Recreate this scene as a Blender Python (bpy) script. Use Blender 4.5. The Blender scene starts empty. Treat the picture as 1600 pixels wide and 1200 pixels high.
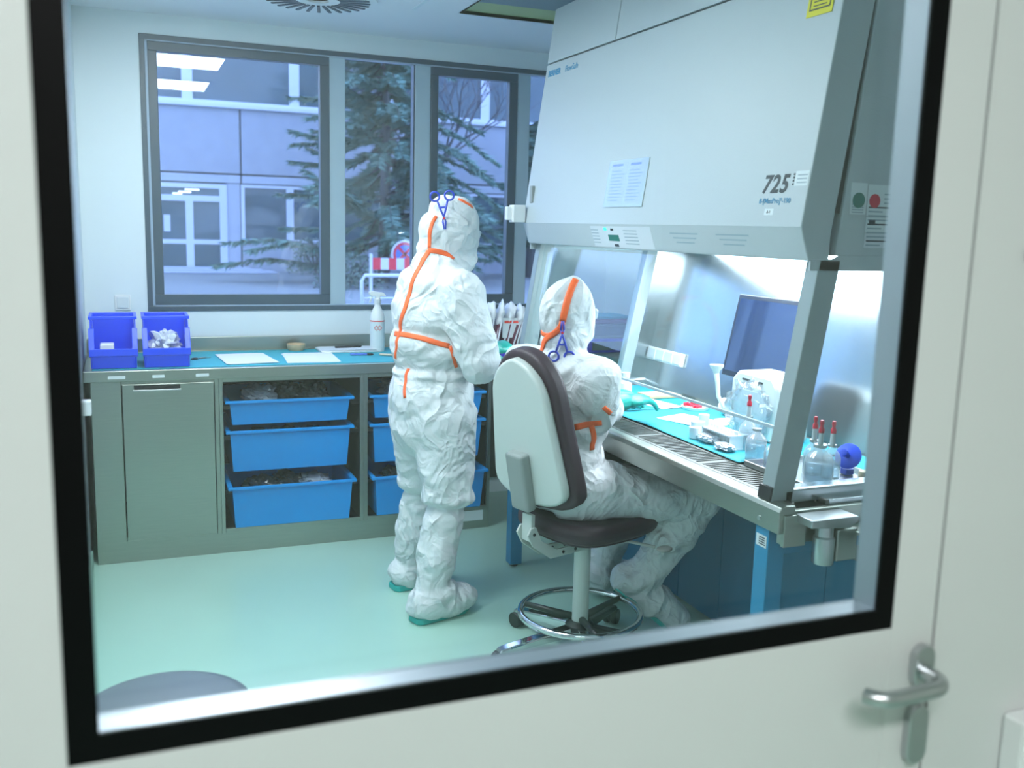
import bpy, bmesh, math, random
from mathutils import Vector, Matrix, noise
from mathutils.bvhtree import BVHTree

scene = bpy.context.scene
col = scene.collection
R = math.radians

# ------------------------------------------------------------------ camera
cam_d = bpy.data.cameras.new('camera')
cam = bpy.data.objects.new('camera', cam_d)
col.objects.link(cam)
F_PX = 1491.75
yaw, pit, rol = R(22.1787), R(-9.3154), R(1.5171)
fw = Vector((math.sin(yaw) * math.cos(pit), math.cos(yaw) * math.cos(pit), math.sin(pit)))
rt = Vector((math.cos(yaw), -math.sin(yaw), 0))
up = rt.cross(fw)
r2 = math.cos(rol) * rt + math.sin(rol) * up
u2 = -math.sin(rol) * rt + math.cos(rol) * up
CAM_R, CAM_U, CAM_F = r2.copy(), u2.copy(), fw.copy()
cam.matrix_world = Matrix(((r2.x, u2.x, -fw.x, 0), (r2.y, u2.y, -fw.y, 0), (r2.z, u2.z, -fw.z, 1.6), (0, 0, 0, 1)))
cam_d.sensor_fit = 'HORIZONTAL'
cam_d.sensor_width = 36.0
cam_d.lens = F_PX / 1600 * 36.0
cam_d.clip_start = 0.05
cam_d.clip_end = 300
cam_d.dof.use_dof = True
cam_d.dof.focus_distance = 3.7
cam_d.dof.aperture_fstop = 3.5
scene.camera = cam

# ------------------------------------------------------------------ world, view, light levels
world = bpy.data.worlds.new('overcast_sky')
scene.world = world
world.use_nodes = True
bg = world.node_tree.nodes['Background']
bg.inputs['Color'].default_value = (0.43, 0.55, 0.93, 1)
bg.inputs['Strength'].default_value = 5.2
scene.view_settings.view_transform = 'Standard'
scene.view_settings.look = 'None'
scene.view_settings.exposure = 0.0
scene.view_settings.gamma = 1.0
scene.view_settings.use_curve_mapping = False
scene.cycles.transparent_max_bounces = 32
scene.cycles.max_bounces = 10
scene.cycles.caustics_reflective = False
scene.cycles.caustics_refractive = False
scene.cycles.sample_clamp_indirect = 6.0

LAB_LIGHT = 27.5          # emission of the lab's ceiling panels
LAB_COLOR = (0.95, 0.955, 1.0)
HOOD_LIGHT = 16.0        # lamp inside the safety cabinet
HOOD_COLOR = (0.95, 0.92, 1.0)
ANTE_LIGHT = 31.0         # anteroom ceiling panel
ANTE_COLOR = (0.99, 0.98, 1.0)

# ------------------------------------------------------------------ helpers
def lin(c):
    def f(v):
        v /= 255.0
        return v / 12.92 if v <= 0.04045 else ((v + 0.055) / 1.055) ** 2.4
    return (f(c[0]), f(c[1]), f(c[2]), 1.0)

MATS = {}
def mat(name, c, rough=0.5, metal=0.0, var=0.0, vscale=6.0, bump=0.0, bscale=40.0, spec=0.5,
        trans=0.0, emit=None, estr=0.0, aniso=None, coat=0.0, sss=0.0):
    m = bpy.data.materials.new(name)
    m.use_nodes = True
    nt = m.node_tree
    b = nt.nodes['Principled BSDF']
    base = lin(c)
    b.inputs['Base Color'].default_value = base
    b.inputs['Roughness'].default_value = rough
    b.inputs['Metallic'].default_value = metal
    b.inputs['Specular IOR Level'].default_value = spec
    b.inputs['Coat Weight'].default_value = coat
    if trans:
        b.inputs['Transmission Weight'].default_value = trans
    if emit:
        b.inputs['Emission Color'].default_value = (emit[0], emit[1], emit[2], 1)
        b.inputs['Emission Strength'].default_value = estr
    tc = nt.nodes.new('ShaderNodeTexCoord')
    src = tc.outputs['Object']
    if aniso:
        mp = nt.nodes.new('ShaderNodeMapping')
        mp.inputs['Scale'].default_value = aniso
        nt.links.new(src, mp.inputs['Vector'])
        src = mp.outputs['Vector']
    if var:
        n = nt.nodes.new('ShaderNodeTexNoise')
        n.inputs['Scale'].default_value = vscale
        n.inputs['Detail'].default_value = 4
        nt.links.new(src, n.inputs['Vector'])
        mx = nt.nodes.new('ShaderNodeMix'); mx.data_type = 'RGBA'
        mx.inputs['A'].default_value = tuple(v * (1 - var) for v in base[:3]) + (1,)
        mx.inputs['B'].default_value = tuple(min(1, v * (1 + var)) for v in base[:3]) + (1,)
        nt.links.new(n.outputs['Fac'], mx.inputs['Factor'])
        nt.links.new(mx.outputs['Result'], b.inputs['Base Color'])
    if bump:
        n2 = nt.nodes.new('ShaderNodeTexNoise')
        n2.inputs['Scale'].default_value = bscale
        n2.inputs['Detail'].default_value = 5
        nt.links.new(src, n2.inputs['Vector'])
        bp = nt.nodes.new('ShaderNodeBump')
        bp.inputs['Strength'].default_value = bump
        bp.inputs['Distance'].default_value = 0.01
        nt.links.new(n2.outputs['Fac'], bp.inputs['Height'])
        nt.links.new(bp.outputs['Normal'], b.inputs['Normal'])
    MATS[name] = m
    return m

def glass(name, tint=(255, 255, 255), ior=1.45, rough=0.0, gain=1.0, base=0.0, milk=0.0):
    """thin clear sheet: see-through, with the mirror share given by Fresnel"""
    m = bpy.data.materials.new(name)
    m.use_nodes = True
    nt = m.node_tree
    nt.nodes.remove(nt.nodes['Principled BSDF'])
    out = nt.nodes['Material Output']
    tr = nt.nodes.new('ShaderNodeBsdfTransparent'); tr.inputs['Color'].default_value = lin(tint)
    gl = nt.nodes.new('ShaderNodeBsdfGlossy'); gl.inputs['Roughness'].default_value = rough
    # Schlick mirror share, the same from either side of the sheet
    f0 = ((ior - 1) / (ior + 1)) ** 2
    ge = nt.nodes.new('ShaderNodeNewGeometry')
    dp = nt.nodes.new('ShaderNodeVectorMath'); dp.operation = 'DOT_PRODUCT'
    nt.links.new(ge.outputs['Normal'], dp.inputs[0]); nt.links.new(ge.outputs['Incoming'], dp.inputs[1])
    ab = nt.nodes.new('ShaderNodeMath'); ab.operation = 'ABSOLUTE'
    nt.links.new(dp.outputs['Value'], ab.inputs[0])
    om = nt.nodes.new('ShaderNodeMath'); om.operation = 'SUBTRACT'; om.inputs[0].default_value = 1.0
    nt.links.new(ab.outputs[0], om.inputs[1])
    pw = nt.nodes.new('ShaderNodeMath'); pw.operation = 'POWER'; pw.inputs[1].default_value = 5.0
    nt.links.new(om.outputs[0], pw.inputs[0])
    ma = nt.nodes.new('ShaderNodeMath'); ma.operation = 'MULTIPLY_ADD'
    ma.inputs[1].default_value = (1 - f0) * gain; ma.inputs[2].default_value = f0 * gain + base
    ma.use_clamp = True
    nt.links.new(pw.outputs[0], ma.inputs[0])
    mx = nt.nodes.new('ShaderNodeMixShader')
    nt.links.new(ma.outputs[0], mx.inputs[0])
    nt.links.new(tr.outputs[0], mx.inputs[1]); nt.links.new(gl.outputs[0], mx.inputs[2])
    last = mx.outputs[0]
    if milk:
        df = nt.nodes.new('ShaderNodeBsdfTranslucent'); df.inputs['Color'].default_value = (0.9, 0.93, 0.95, 1)
        d2 = nt.nodes.new('ShaderNodeBsdfDiffuse'); d2.inputs['Color'].default_value = (0.9, 0.93, 0.95, 1)
        m0 = nt.nodes.new('ShaderNodeMixShader'); m0.inputs[0].default_value = 0.5
        nt.links.new(df.outputs[0], m0.inputs[1]); nt.links.new(d2.outputs[0], m0.inputs[2])
        m1 = nt.nodes.new('ShaderNodeMixShader'); m1.inputs[0].default_value = milk
        nt.links.new(last, m1.inputs[1]); nt.links.new(m0.outputs[0], m1.inputs[2])
        last = m1.outputs[0]
    nt.links.new(last, out.inputs['Surface'])
    MATS[name] = m
    return m

WM = {}           # world matrix of each parent
def world_of(o):
    return WM[o.name] if o is not None else Matrix.Identity(4)

class MB:
    """collects shapes in world space and links them as one mesh object"""
    def __init__(s):
        s.v = []; s.f = []; s.smooth_from = None
    def add(s, vs, fs):
        n = len(s.v)
        s.v += [Vector(p) for p in vs]
        s.f += [tuple(i + n for i in q) for q in fs]
        return s
    def box(s, x0, x1, y0, y1, z0, z1, M=None):
        vs = [(x, y, z) for z in (z0, z1) for y in (y0, y1) for x in (x0, x1)]
        if M is not None: vs = [M @ Vector(p) for p in vs]
        return s.add(vs, [(0, 2, 3, 1), (4, 5, 7, 6), (0, 1, 5, 4), (2, 6, 7, 3), (0, 4, 6, 2), (1, 3, 7, 5)])
    def prism(s, prof, a0, a1, axis='y', M=None):
        n = len(prof); vs = []
        for a in (a0, a1):
            for p, q in prof:
                vs.append({'y': (p, a, q), 'x': (a, p, q), 'z': (p, q, a)}[axis])
        if M is not None: vs = [M @ Vector(p) for p in vs]
        fs = [tuple(range(n)), tuple(reversed(range(n, 2 * n)))]
        fs += [(i, i + n, (i + 1) % n + n, (i + 1) % n) for i in range(n)]
        return s.add(vs, fs)
    def tube(s, pts, rad, n=12, cap=True, flat=1.0):
        pts = [Vector(p) for p in pts]
        if not isinstance(rad, (list, tuple)): rad = [rad] * len(pts)
        vs = []; fs = []; ref = None
        for i, p in enumerate(pts):
            t = (pts[min(i + 1, len(pts) - 1)] - pts[max(i - 1, 0)]).normalized()
            if ref is None:
                ref = Vector((0, 0, 1)) if abs(t.z) < 0.9 else Vector((1, 0, 0))
            a = (ref - t * ref.dot(t)).normalized(); ref = a
            b = t.cross(a)
            for k in range(n):
                an = 2 * math.pi * k / n
                vs.append(p + (a * math.cos(an) * flat + b * math.sin(an)) * rad[i])
        for i in range(len(pts) - 1):
            for k in range(n):
                fs.append((i * n + k, i * n + (k + 1) % n, (i + 1) * n + (k + 1) % n, (i + 1) * n + k))
        if cap:
            fs.append(tuple(reversed(range(n)))); fs.append(tuple(range((len(pts) - 1) * n, len(pts) * n)))
        return s.add(vs, fs)
    def lathe(s, prof, c, n=24, M=None, closed=False):
        vs = []; fs = []
        for r, z in prof:
            for k in range(n):
                a = 2 * math.pi * k / n
                p = Vector((r * math.cos(a), r * math.sin(a), z))
                if M is not None: p = M @ p
                vs.append(p + Vector(c))
        m = len(prof)
        for i in range(m - 1 + (1 if closed else 0)):
            j = (i + 1) % m
            for k in range(n):
                fs.append((i * n + k, i * n + (k + 1) % n, j * n + (k + 1) % n, j * n + k))
        if not closed:
            fs.append(tuple(reversed(range(n)))); fs.append(tuple(range((m - 1) * n, m * n)))
        return s.add(vs, fs)
    def ell(s, c, r, M=None, u=16, w=10):
        vs = [Vector((0, 0, -1))]
        for i in range(1, w):
            a = -math.pi / 2 + math.pi * i / w
            for k in range(u):
                b = 2 * math.pi * k / u
                vs.append(Vector((math.cos(a) * math.cos(b), math.cos(a) * math.sin(b), math.sin(a))))
        vs.append(Vector((0, 0, 1)))
        fs = [(0, 1 + (k + 1) % u, 1 + k) for k in range(u)]
        for i in range(w - 2):
            for k in range(u):
                fs.append((1 + i * u + k, 1 + i * u + (k + 1) % u, 1 + (i + 1) * u + (k + 1) % u, 1 + (i + 1) * u + k))
        t = len(vs) - 1
        fs += [(t, 1 + (w - 2) * u + k, 1 + (w - 2) * u + (k + 1) % u) for k in range(u)]
        vs = [Vector((p.x * r[0], p.y * r[1], p.z * r[2])) for p in vs]
        if M is not None: vs = [M @ p for p in vs]
        return s.add([p + Vector(c) for p in vs], fs)
    def cap(s, p0, p1, r0, r1, n=14):
        """tapered capsule"""
        p0 = Vector(p0); p1 = Vector(p1); d = (p1 - p0)
        if d.length < 1e-6: return s.ell(p0, (r0,) * 3)
        t = d.normalized()
        pts = []; rs = []
        for a in (-85, -60, -30): pts.append(p0 + t * r0 * math.sin(R(a))); rs.append(r0 * math.cos(R(a)))
        for q in (0, .5, 1): pts.append(p0 + d * q); rs.append(r0 + (r1 - r0) * q)
        for a in (30, 60, 85): pts.append(p1 + t * r1 * math.sin(R(a))); rs.append(r1 * math.cos(R(a)))
        return s.tube(pts, rs, n)
    def xform(s, M):
        s.v = [M @ p for p in s.v]; return s
    def mesh(s, name, W=None):
        me = bpy.data.meshes.new(name)
        vs = s.v
        if W is not None:
            I = W.inverted(); vs = [I @ p for p in vs]
        me.from_pydata([tuple(p) for p in vs], [], s.f)
        bm = bmesh.new(); bm.from_mesh(me)
        bmesh.ops.recalc_face_normals(bm, faces=bm.faces)
        bm.to_mesh(me); bm.free()
        return me
    def build(s, name, m, parent=None, smooth=False, bevel=0.0, seg=2, auto=False):
        if parent is None:
            xs = [p.x for p in s.v]; ys = [p.y for p in s.v]; zs = [p.z for p in s.v]
            W = Matrix.Translation(((min(xs) + max(xs)) / 2, (min(ys) + max(ys)) / 2, min(zs)))
        else:
            W = world_of(parent)
        me = s.mesh(name, W)
        me.materials.append(MATS[m] if isinstance(m, str) else m)
        o = bpy.data.objects.new(name, me)
        col.objects.link(o)
        if parent is None:
            o.location = W.translation
        else:
            o.parent = parent
        WM[o.name] = W.copy()
        if smooth or auto:
            me.polygons.foreach_set('use_smooth', [True] * len(me.polygons))
        if auto:
            me.set_sharp_from_angle(angle=R(38))
        if bevel:
            bv = o.modifiers.new('bevel', 'BEVEL')
            bv.width = bevel; bv.segments = seg; bv.limit_method = 'ANGLE'; bv.angle_limit = R(40)
            bv.harden_normals = False
        return o

def tag(o, label=None, cat=None, group=None, kind=None):
    if label: o['label'] = label
    if cat: o['category'] = cat
    if group: o['group'] = group
    if kind: o['kind'] = kind
    return o

def empty(name, loc, label=None, cat=None, rz=0.0, group=None, kind=None):
    o = bpy.data.objects.new(name, None)
    col.objects.link(o)
    o.empty_display_size = 0.05
    o.location = loc; o.rotation_euler = (0, 0, rz)
    WM[o.name] = Matrix.Translation(loc) @ Matrix.Rotation(rz, 4, 'Z')
    return tag(o, label, cat, group, kind)

def B(name, m, parent, *bounds, bevel=0.0, **k):
    return MB().box(*bounds).build(name, m, parent, bevel=bevel, **k)

def copy_tree(o, parent=None):
    c = o.copy(); col.objects.link(c)
    if parent is not None: c.parent = parent
    for ch in list(o.children): copy_tree(ch, c)
    return c

def lettering(txt, size, M, m, parent, name='lettering', align='LEFT', shear=0.0, bold=0.0, depth=0.0004, space=1.0):
    cu = bpy.data.curves.new(name, 'FONT')
    cu.body = txt; cu.size = size; cu.extrude = depth; cu.align_x = align
    cu.shear = shear; cu.offset = bold; cu.space_character = space
    cu.resolution_u = 3
    tmp = bpy.data.objects.new('tmp', cu)
    me = bpy.data.meshes.new_from_object(tmp)
    bpy.data.objects.remove(tmp); bpy.data.curves.remove(cu)
    me.transform(world_of(parent).inverted() @ M)
    me.name = name
    me.materials.clear(); me.materials.append(MATS[m])
    o = bpy.data.objects.new(name, me); col.objects.link(o); o.parent = parent
    WM[o.name] = world_of(parent).copy()
    return o

def frame_M(o, x, y):
    """matrix with origin o, text running along x, text up along y"""
    x = Vector(x).normalized(); y = Vector(y); y = (y - x * y.dot(x)).normalized(); z = x.cross(y)
    return Matrix(((x.x, y.x, z.x, o[0]), (x.y, y.y, z.y, o[1]), (x.z, y.z, z.z, o[2]), (0, 0, 0, 1)))

def crumple(c, r, seed, amp=0.25, freq=2.2, sub=3, M=None):
    """a crumpled closed sheet: a sphere folded by noise"""
    bm = bmesh.new()
    bmesh.ops.create_icosphere(bm, subdivisions=sub, radius=1.0)
    for v in bm.verts:
        p = v.co * freq + Vector((seed * 7.3, seed * 3.1, seed * 1.7))
        n = abs(noise.noise(p)) * 2 - 0.5 + 0.5 * abs(noise.noise(p * 2.3))
        v.co = v.co * (1 + amp * n)
    vs = [Vector((v.co.x * r[0], v.co.y * r[1], v.co.z * r[2])) for v in bm.verts]
    if M is not None: vs = [M @ p for p in vs]
    fs = [tuple(v.index for v in f.verts) for f in bm.faces]
    bm.free()
    mb = MB(); mb.add([p + Vector(c) for p in vs], fs)
    return mb

# ------------------------------------------------------------------ materials
mat('wall_paint', (222, 233, 236), 0.55, var=0.02, vscale=2, bump=0.02, bscale=300)
mat('ceiling_paint', (236, 241, 244), 0.8, var=0.02)
mat('floor_vinyl', (166, 204, 190), 0.28, var=0.05, vscale=3, bump=0.03, bscale=25)
mat('ante_paint', (192, 198, 190), 0.6, var=0.02, vscale=2)
mat('door_paint', (208, 211, 210), 0.42, var=0.02, vscale=2, bump=0.02, bscale=400)
mat('black_rim', (3, 3, 4), 0.35, spec=0.12)
mat('brushed_alu', (176, 182, 188), 0.34, 0.9, bump=0.03, bscale=60, aniso=(1, 1, 30))
mat('steel', (164, 170, 162), 0.33, 1.0, var=0.08, vscale=5, bump=0.02, bscale=30, aniso=(2, 30, 30))
mat('steel_dark', (120, 125, 122), 0.4, 1.0, var=0.08)
mat('steel_hood', (190, 196, 200), 0.22, 1.0, var=0.05, bump=0.02, bscale=20, aniso=(1, 30, 1))
mat('post_grey', (150, 164, 166), 0.42, 0.25, var=0.03)
mat('chrome', (215, 218, 220), 0.08, 1.0)
mat('satin_chrome', (190, 194, 196), 0.28, 1.0)
mat('powder_white', (180, 192, 196), 0.38, var=0.03, vscale=40, bump=0.12, bscale=260)
mat('panel_gap', (40, 46, 46), 0.8)
mat('blue_leg', (24, 128, 170), 0.45, var=0.03)
mat('blue_panel', (40, 118, 152), 0.5, var=0.05)
mat('tray_blue', (0, 140, 216), 0.38, var=0.05, vscale=4)
mat('bin_blue', (16, 70, 232), 0.35, var=0.05)
mat('teal_mat', (34, 160, 176), 0.7, var=0.05, vscale=8, bump=0.15, bscale=60)
mat('paper', (224, 228, 236), 0.7, var=0.02)
mat('paper_grey', (206, 214, 220), 0.6, var=0.03)
mat('ink', (50, 60, 66), 0.6)
mat('ink_pale', (150, 170, 180), 0.6)
mat('ink_cyan', (60, 140, 180), 0.6)
mat('ink_blue', (70, 110, 200), 0.6)
mat('black_plastic', (18, 20, 24), 0.4, var=0.1)
mat('trough_black', (8, 9, 12), 0.9)
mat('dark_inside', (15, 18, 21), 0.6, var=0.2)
mat('grey_plastic', (150, 158, 154), 0.45, var=0.03)
mat('white_plastic', (228, 232, 232), 0.35, var=0.02)
mat('purple_plastic', (66, 44, 200), 0.35, var=0.05)
mat('maroon_plastic', (92, 34, 60), 0.45, var=0.05)
mat('red_plastic', (214, 26, 60), 0.35, var=0.05)
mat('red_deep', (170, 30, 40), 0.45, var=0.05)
mat('orange_tape', (248, 104, 44), 0.55, var=0.05, vscale=30)
mat('orange_red', (226, 60, 50), 0.5)
cv = mat('coverall', (214, 220, 223), 0.6, var=0.03, vscale=12)
def crease_nodes(m):
    nt = m.node_tree; b = nt.nodes['Principled BSDF']
    tc = nt.nodes.new('ShaderNodeTexCoord'); prev = None
    for sc_, st_, ds in ((5.5, .75, .022), (13.0, .45, .009), (40.0, .22, .002)):
        n = nt.nodes.new('ShaderNodeTexNoise'); n.inputs['Scale'].default_value = sc_
        n.inputs['Detail'].default_value = 2; n.inputs['Distortion'].default_value = 0.9
        nt.links.new(tc.outputs['Object'], n.inputs['Vector'])
        s1 = nt.nodes.new('ShaderNodeMath'); s1.operation = 'SUBTRACT'; s1.inputs[1].default_value = 0.5
        s2 = nt.nodes.new('ShaderNodeMath'); s2.operation = 'ABSOLUTE'
        s3 = nt.nodes.new('ShaderNodeMath'); s3.operation = 'MULTIPLY_ADD'; s3.inputs[1].default_value = -4.0; s3.inputs[2].default_value = 1.0
        nt.links.new(n.outputs['Fac'], s1.inputs[0]); nt.links.new(s1.outputs[0], s2.inputs[0]); nt.links.new(s2.outputs[0], s3.inputs[0])
        bp = nt.nodes.new('ShaderNodeBump'); bp.inputs['Strength'].default_value = st_; bp.inputs['Distance'].default_value = ds
        nt.links.new(s3.outputs[0], bp.inputs['Height'])
        if prev: nt.links.new(prev, bp.inputs['Normal'])
        prev = bp.outputs['Normal']
    nt.links.new(prev, b.inputs['Normal'])
crease_nodes(cv)
mat('mask_white', (226, 232, 236), 0.7, var=0.02)
mat('glove_teal', (0, 160, 146), 0.35, var=0.08, vscale=30, bump=0.15, bscale=120)
mat('sole_teal', (30, 165, 160), 0.5, var=0.05)
mat('clamp_blue', (40, 66, 190), 0.35, var=0.05)
mat('chair_shell', (200, 208, 204), 0.34, var=0.02)
mat('chair_cushion', (50, 29, 42), 0.5, var=0.12, vscale=60, bump=0.1, bscale=200)
mat('chair_metal', (186, 194, 190), 0.4, var=0.02)
mat('chair_grey', (140, 148, 146), 0.5, var=0.03)
mat('stool_grey', (96, 106, 118), 0.45, var=0.05)
mat('monitor_black', (16, 24, 44), 0.3)
mat('monitor_glass', (22, 36, 70), 0.12, coat=0.5)
mat('cardboard', (196, 172, 140), 0.8, var=0.06)
mat('tan', (214, 196, 170), 0.6)
mat('warn_yellow', (214, 206, 40), 0.5)
mat('sign_green', (20, 110, 100), 0.5)
mat('sign_red', (190, 40, 62), 0.5)
mat('label_white', (214, 224, 226), 0.5)
mat('bag_clear', (150, 162, 176), 0.12, var=0.3, vscale=20, bump=0.8, bscale=30, spec=0.8)
mat('bag_dark', (44, 54, 62), 0.12, var=0.6, vscale=14, bump=1.0, bscale=26, spec=0.9)
mat('bag_bright', (206, 214, 226), 0.15, var=0.35, vscale=24, bump=0.9, bscale=34, spec=0.8)
mat('bag_white', (232, 236, 240), 0.25, var=0.05, bump=0.6, bscale=40)
mat('frosted', (232, 238, 244), 0.35, var=0.03)
mat('valve_blue', (20, 70, 220), 0.3, var=0.1)
mat('frame_dark', (62, 82, 96), 0.4, var=0.05)
mat('frame_light', (164, 186, 198), 0.4, var=0.03)
mat('gasket', (150, 170, 190), 0.4)
mat('led_green', (60, 255, 170), 0.4, emit=(0.02, 0.9, 0.4), estr=2.0)
mat('lamp_lab', (255, 255, 255), 0.5, emit=LAB_COLOR, estr=LAB_LIGHT)
mat('lamp_hood', (255, 255, 255), 0.5, emit=HOOD_COLOR, estr=HOOD_LIGHT)
mat('lamp_ante', (255, 255, 255), 0.5, emit=ANTE_COLOR, estr=ANTE_LIGHT)
mat('olive_trim', (170, 186, 132), 0.6)
mat('hatch_grey', (120, 142, 144), 0.5)
# outside
mat('concrete', (150, 158, 172), 0.85, var=0.12, vscale=3, bump=0.2, bscale=6)
mat('concrete_light', (166, 174, 188), 0.85, var=0.08, vscale=2)
mat('joint_dark', (84, 92, 104), 0.9)
mat('alu_white', (196, 204, 220), 0.5, var=0.02)
mat('pane_far', (70, 92, 104), 0.08, var=0.35, vscale=0.8)
mat('asphalt', (120, 128, 134), 0.85, var=0.15, vscale=2, bump=0.2, bscale=8)
mat('needles', (96, 132, 122), 0.8, var=0.35, vscale=3)
mat('bark', (84, 84, 92), 0.9, var=0.2, vscale=10)
mat('bush_leaf', (104, 124, 116), 0.8, var=0.3, vscale=6)
mat('lamp_far', (255, 250, 235), 0.5, emit=(1.0, 0.97, 0.85), estr=1.6)
glass('pane_door', (252, 255, 255), gain=0.8)
glass('pane_window', (242, 247, 253), ior=1.5, gain=1.6)
glass('pane_sash', (246, 252, 252), ior=1.45, gain=1.0)
glass('bottle_clear', (242, 246, 250), ior=1.5, gain=1.6, base=0.10, milk=0.24)
glass('liquid_clear', (222, 236, 242), ior=1.3, gain=1.2, base=0.03)
glass('film_clear', (240, 246, 250), ior=1.45, rough=0.12, gain=1.2, base=0.04, milk=0.12)
# ================================================================== the room
XL, XR, YB, ZC = -0.19, 2.76, 5.28, 2.60
YD0, YD1 = 0.945, 0.995            # the partition with the door

def struct(name, m, *b, bevel=0.0):
    return tag(MB().box(*b).build(name, m, bevel=bevel), kind='structure')

struct('floor', 'floor_vinyl', -2.2, XR + .1, -1.9, YB + .08, -0.06, 0.0)
struct('wall_left', 'wall_paint', XL - .1, XL, YD1, YB, 0, ZC)
struct('wall_right', 'wall_paint', XR, XR + .1, YD1, YB, 0, ZC)
# floor skirting rolled up at the left wall and along the counter
struct('baseboard_left', 'floor_vinyl', XL, XL + .012, YD1, 4.62, 0, 0.08, bevel=.004)

WX0, WX1, WZ0, WZ1 = 0.108, 2.363, 1.122, 2.500
w = MB()
w.box(XL - .1, WX0, YB, YB + .08, 0, ZC); w.box(WX1, XR + .1, YB, YB + .08, 0, ZC)
w.box(WX0, WX1, YB, YB + .08, 0, WZ0); w.box(WX0, WX1, YB, YB + .08, WZ1, ZC)
tag(w.build('wall_back', 'wall_paint'), kind='structure')

# ceiling with a recessed hatch beside the cabinet and round vent cut-out kept closed
HX0, HX1, HY0, HY1 = 1.53, 2.30, 2.7, 4.53
c = MB()
c.box(XL - .1, HX0, YD1, YB + .08, ZC, ZC + .06); c.box(HX1, XR + .1, YD1, YB + .08, ZC, ZC + .06)
c.box(HX0, HX1, YD1, HY0, ZC, ZC + .06); c.box(HX0, HX1, HY1, YB + .08, ZC, ZC + .06)
ceil = tag(c.build('ceiling', 'ceiling_paint'), kind='structure')
h = MB()
h.box(HX0 - .01, HX0, HY0, HY1, ZC, ZC + .014); h.box(HX1, HX1 + .01, HY0, HY1, ZC, ZC + .014)
h.box(HX0, HX1, HY0 - .01, HY0, ZC, ZC + .014); h.box(HX0, HX1, HY1, HY1 + .01, ZC, ZC + .014)
hr = h.build('hatch_reveal', 'olive_trim', ceil)
MB().box(HX0, HX1, HY0, HY1 - .20, ZC + .014, ZC + .024).build('hatch_top', 'hatch_grey', ceil)
MB().box(HX0, HX1, HY1 - .20, HY1, ZC + .014, ZC + .024).build('hatch_edge_panel', 'olive_trim', ceil)
MB().box(1.30, 1.315, 3.2, 4.55, ZC - .004, ZC).build('ceiling_joint_strip', 'wall_paint', ceil)

# swirl air diffuser
vx, vy, vr = 0.86, 4.56, 0.27
vent = empty('ceiling_air_diffuser', (vx, vy, ZC), 'round ceiling air diffuser with dark radial slots above the window', 'vent')
MB().lathe([(vr, ZC - .001), (vr, ZC - .008), (.05, ZC - .010), (.05, ZC - .001)], (vx, vy, 0), 48).build('faceplate', 'ceiling_paint', vent, auto=True)
sl = None
for k in range(28):
    a = 2 * math.pi * k / 28
    M = Matrix.Translation((vx, vy, ZC - .0105)) @ Matrix.Rotation(a, 4, 'Z') @ Matrix.Rotation(R(14), 4, 'Z')
    MB().box(.10, .235, -.007, .007, -.0035, .0015, M).build('slot_blade', 'frame_dark', vent)

# ceiling panels (two of them mirrored in the window)
def ceiling_light(name, x0, x1, y0, y1, lamp, label, grp, zc=ZC):
    e = empty(name, ((x0 + x1) / 2, (y0 + y1) / 2, zc), label, 'ceiling light', group=grp)
    m = MB(); t = .025
    m.box(x0, x1, y0, y0 + t, zc - .012, zc + .001); m.box(x0, x1, y1 - t, y1, zc - .012, zc + .001)
    m.box(x0, x0 + t, y0 + t, y1 - t, zc - .012, zc + .001); m.box(x1 - t, x1, y0 + t, y1 - t, zc - .012, zc + .001)
    m.build('frame', 'white_plastic', e)
    MB().box(x0 + t, x1 - t, y0 + t, y1 - t, zc - .008, zc - .001).build('diffuser', lamp, e)
    return e
ceiling_light('ceiling_light', 0.02, 0.66, 3.62, 4.22, 'lamp_lab', 'square lab ceiling light nearest the window', 'lab ceiling lights')
ceiling_light('ceiling_light', 0.02, 0.66, 2.44, 3.06, 'lamp_lab', 'square lab ceiling light nearer to the door', 'lab ceiling lights')

# ------------------------------------------------------------------ window_1
win = empty('window_1', ((WX0 + WX1) / 2, YB + .03, WZ0), kind='structure')
ya, yb = YB - .008, YB + .06
m = MB(); t = .026
m.box(WX0, WX1, ya, yb, WZ0, WZ0 + t); m.box(WX0, WX1, ya, yb, WZ1 - t, WZ1)
m.box(WX0, WX0 + t, ya, yb, WZ0 + t, WZ1 - t); m.box(WX1 - t, WX1, ya, yb, WZ0 + t, WZ1 - t)
m.build('outer_frame', 'frame_dark', win, bevel=.002)
for x0, x1 in ((1.053, 1.139), (1.53, 1.619), (2.141, 2.222)):
    MB().box(x0, x1, ya + .012, yb, WZ0 + t, WZ1 - t).build('mullion', 'frame_light', win, bevel=.003)
MB().box(1.522, 1.53, ya + .016, yb, WZ0 + t, WZ1 - t).build('mullion_seal', 'frame_dark', win)
def sash(x0, x1, z0, z1, w):
    m = MB()
    m.box(x0, x1, ya + .006, yb - .01, z0, z0 + w); m.box(x0, x1, ya + .006, yb - .01, z1 - w * .8, z1)
    m.box(x0, x0 + w * .8, ya + .006, yb - .01, z0 + w, z1 - w * .8); m.box(x1 - w * .9, x1, ya + .006, yb - .01, z0 + w, z1 - w * .8)
    return m.build('sash_frame', 'frame_dark', win, bevel=.003)
zb, zt = WZ0 + t, WZ1 - t
s1 = sash(.134 + .012, 1.053, zb + .006, zt - .006, .056)
s3 = sash(1.619, 2.141, zb + .006, zt - .006, .056)
MB().box(.134, 2.337, ya + .002, yb - .02, zb - .002, zb + .006).build('gasket', 'gasket', win)
MB().box(.134, 2.337, ya + .002, yb - .02, zt - .006, zt + .002).build('gasket', 'gasket', win)
MB().box(.134, .146, ya + .002, yb - .02, zb, zt).build('gasket', 'gasket', win)
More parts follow.
